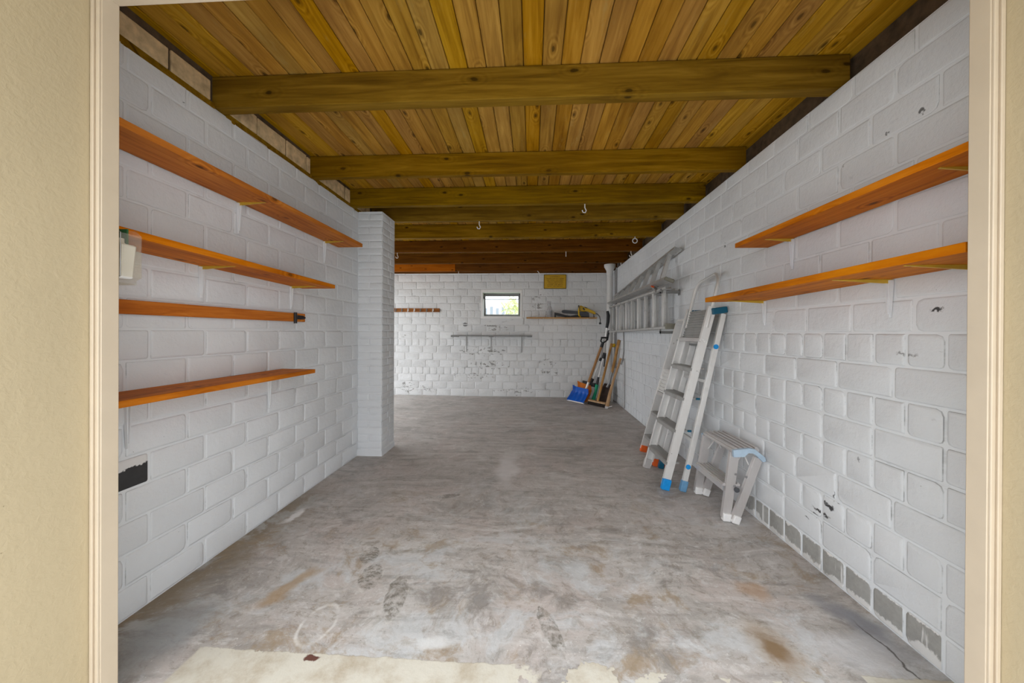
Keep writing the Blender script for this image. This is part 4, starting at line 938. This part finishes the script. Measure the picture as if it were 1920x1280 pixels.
MB().tube([(1.118, 5.87, 0.70), (1.165, 5.85, 1.02)], 0.008, 8).build('upper_pole', STEEL, t)

t = thing('grass_trimmer', 'long-handled trimming tool with green foot and black grip beside the orange shovel', 'garden tool', (1.0, 5.86, 0))
MB().tube([(0.985, 5.83, 0.012), (1.010, 5.828, 0.10), (1.030, 5.825, 0.17), (1.050, 5.82, 0.29)], [0.036, 0.028, 0.024, 0.029], 10).build('foot_guard', GREEN, t)
MB().tube([(1.048, 5.82, 0.28), (1.072, 5.82, 0.41)], [0.024, 0.018], 10).build('lower_socket', BLACK, t)
MB().tube([(1.070, 5.82, 0.39), (1.152, 5.80, 0.76)], 0.013, 8).build('pole', ALUB, t)
m2 = MB(); m2.tube([(1.142, 5.80, 0.71), (1.166, 5.80, 0.80)], 0.027, 10); m2.bar((1.175, 5.785, 0.77), (1.152, 5.785, 0.58), 0.016, 0.02, (0, 1, 0)); m2.build('clamp', BLACK, t)
MB().tube([(1.158, 5.80, 0.75), (1.172, 5.86, 0.86), (1.210, 5.86, 1.22)], 0.016, 8).build('upper_pole', ALUB, t)
m2 = MB(); m2.tube([(1.208, 5.86, 1.20), (1.226, 5.86, 1.30), (1.232, 5.86, 1.40), (1.216, 5.86, 1.475)], [0.022, 0.026, 0.028, 0.020], 10); m2.build('grip', BLACK, t)
m2 = MB(); m2.tube([(1.212, 5.845, 1.0), (1.238, 5.845, 1.16)], 0.016, 8); m2.build('second_grip', BLACK, t)

t = thing('broom', 'wooden broom with dark bristles standing in the corner', 'broom', (1.02, 5.6, 0))
hd0, hd1 = Vector((0.905, 5.68, 0.062)), Vector((1.115, 5.42, 0.062))
MB().bar(hd0, hd1, 0.065, 0.024).build('broom_head', HANDLEP, t, 0.006)
m2 = MB(); n_ = 15
for i in range(n_):
    for j in range(4):
        a = hd0.lerp(hd1, (i+0.5)/n_); sd = (hd1-hd0).normalized().cross(Vector((0, 0, 1)))
        tp = a+sd*(j-1.5)*0.014; m2.bar(tp+Vector((0, 0, -0.012)), tp+sd*(j-1.5)*0.008+Vector((0, 0, -0.060)), 0.012, 0.013, (hd1-hd0), 0.016, 0.017)
tag(m2.build('bristles', BRISTLE, t), None, None, None, 'stuff')
MB().tube([(1.012, 5.55, 0.070), (1.265, 5.76, 0.95)], 0.018, 10).build('handle', HANDLE, t)

t = thing('spade', 'spade with a wooden handle and dark brown blade leaning on the right wall', 'spade', (1.13, 5.78, 0))
def row(a, b, sag): 
    a, b = Vector(a), Vector(b); return [a.lerp(b, j/6)+Vector((0.02, 0.02, 0))*math.sin(j/6*math.pi)*sag for j in range(7)]
MB().sheet([row((1.085, 5.83, 0.006), (1.165, 5.73, 0.006), 0.6), row((1.09, 5.86, 0.10), (1.205, 5.72, 0.10), 1), row((1.13, 5.89, 0.21), (1.245, 5.75, 0.20), 1), row((1.185, 5.90, 0.30), (1.275, 5.79, 0.29), 1)], (0.004, 0.003, -0.002)).build('blade', RUSTY, t)
MB().tube([(1.205, 5.80, 0.25), (1.243, 5.79, 0.34), (1.257, 5.78, 0.42), (1.279, 5.76, 0.52)], [0.020, 0.020, 0.022, 0.024], 10).build('socket', STEEL, t)
MB().tube([(1.274, 5.765, 0.49), (1.310, 5.68, 0.75), (1.338, 5.585, 1.01)], [0.022, 0.021, 0.024], 10).build('handle', HANDLE, t)

t = thing('pickaxe', 'pale wooden-handled tool with a small light head, rightmost of the garden tools', 'garden tool', (1.12, 5.42, 0))
MB().tube([(1.118, 5.38, 0.015), (1.16, 5.40, 0.20), (1.22, 5.41, 0.42), (1.322, 5.40, 0.745)], [0.030, 0.024, 0.017, 0.018], 10).build('handle', HANDLEP, t)
m2 = MB(); m2.bar((1.085, 5.36, 0.02), (1.125, 5.35, 0.02), 0.03, 0.036); m2.bar((1.12, 5.35, 0.02), (1.18, 5.33, 0.045), 0.02, 0.014); m2.build('tool_head', ALUL, t, 0.003)

t = thing('yellow_collar_pole', 'white pole with a yellow collar standing behind the broom handle', 'pole', (1.30, 5.85, 0))
MB().tube([(1.296, 5.85, 0.01), (1.316, 5.85, 1.10)], 0.014, 8).build('pole', PVC, t)
MB().lathe([(0.016, 0), (0.034, 0.01), (0.036, 0.05), (0.018, 0.06)], (1.312, 5.85, 0.89), 14).build('collar', YELLOW, t)

# ------------------------------------------------------------------ outside the back window
t = thing('shrub', 'yellow-green shrub outside the small back window', 'shrub', (-0.55, 8.3, -0.03))
rl = random.Random(4); m2 = MB()
for i in range(420):
    a = rl.uniform(0, 6.283); rr = rl.uniform(0.02, 0.36)**0.8*0.6; z = rl.uniform(0.9, 2.0)-rr*0.55
    c = Vector((-0.45+rr*math.cos(a), 8.35+rr*math.sin(a), z)); d1 = Vector((rl.uniform(-1, 1), rl.uniform(-1, 1), rl.uniform(0.2, 1.2))).normalized()*rl.uniform(0.07, 0.14); d2 = d1.cross(Vector((rl.uniform(-1, 1), rl.uniform(-1, 1), 0.3))).normalized()*0.018
    vs = [m2.bm.verts.new(p_) for p_ in (c-d1, c+d2, c+d1, c-d2)]; m2.bm.faces.new(vs)
tag(m2.build('foliage', LEAF, t), None, None, None, 'stuff')
m2 = MB()
for i in range(5): a = i*1.256; m2.tube([(-0.45, 8.35, -0.03), (-0.45+0.1*math.cos(a), 8.35+0.1*math.sin(a), 0.7), (-0.45+0.2*math.cos(a), 8.35+0.2*math.sin(a), 1.3)], 0.012, 5)
m2.build('stem', RUSTY, t)
t = thing('garden_fence', 'pale blue-grey picket fence outside the back window', 'fence', (-1, 11.0, -0.03))
for i in range(36): MB().box(-4+i*0.18, -4+i*0.18+0.09, 11.0, 11.02, -0.03, 1.86+0.05*(i % 2)).build('picket', FENCEM, t)
for z in (0.5, 1.55): MB().box(-4, 2.5, 11.02, 11.06, z, z+0.08).build('rail', FENCEM, t)
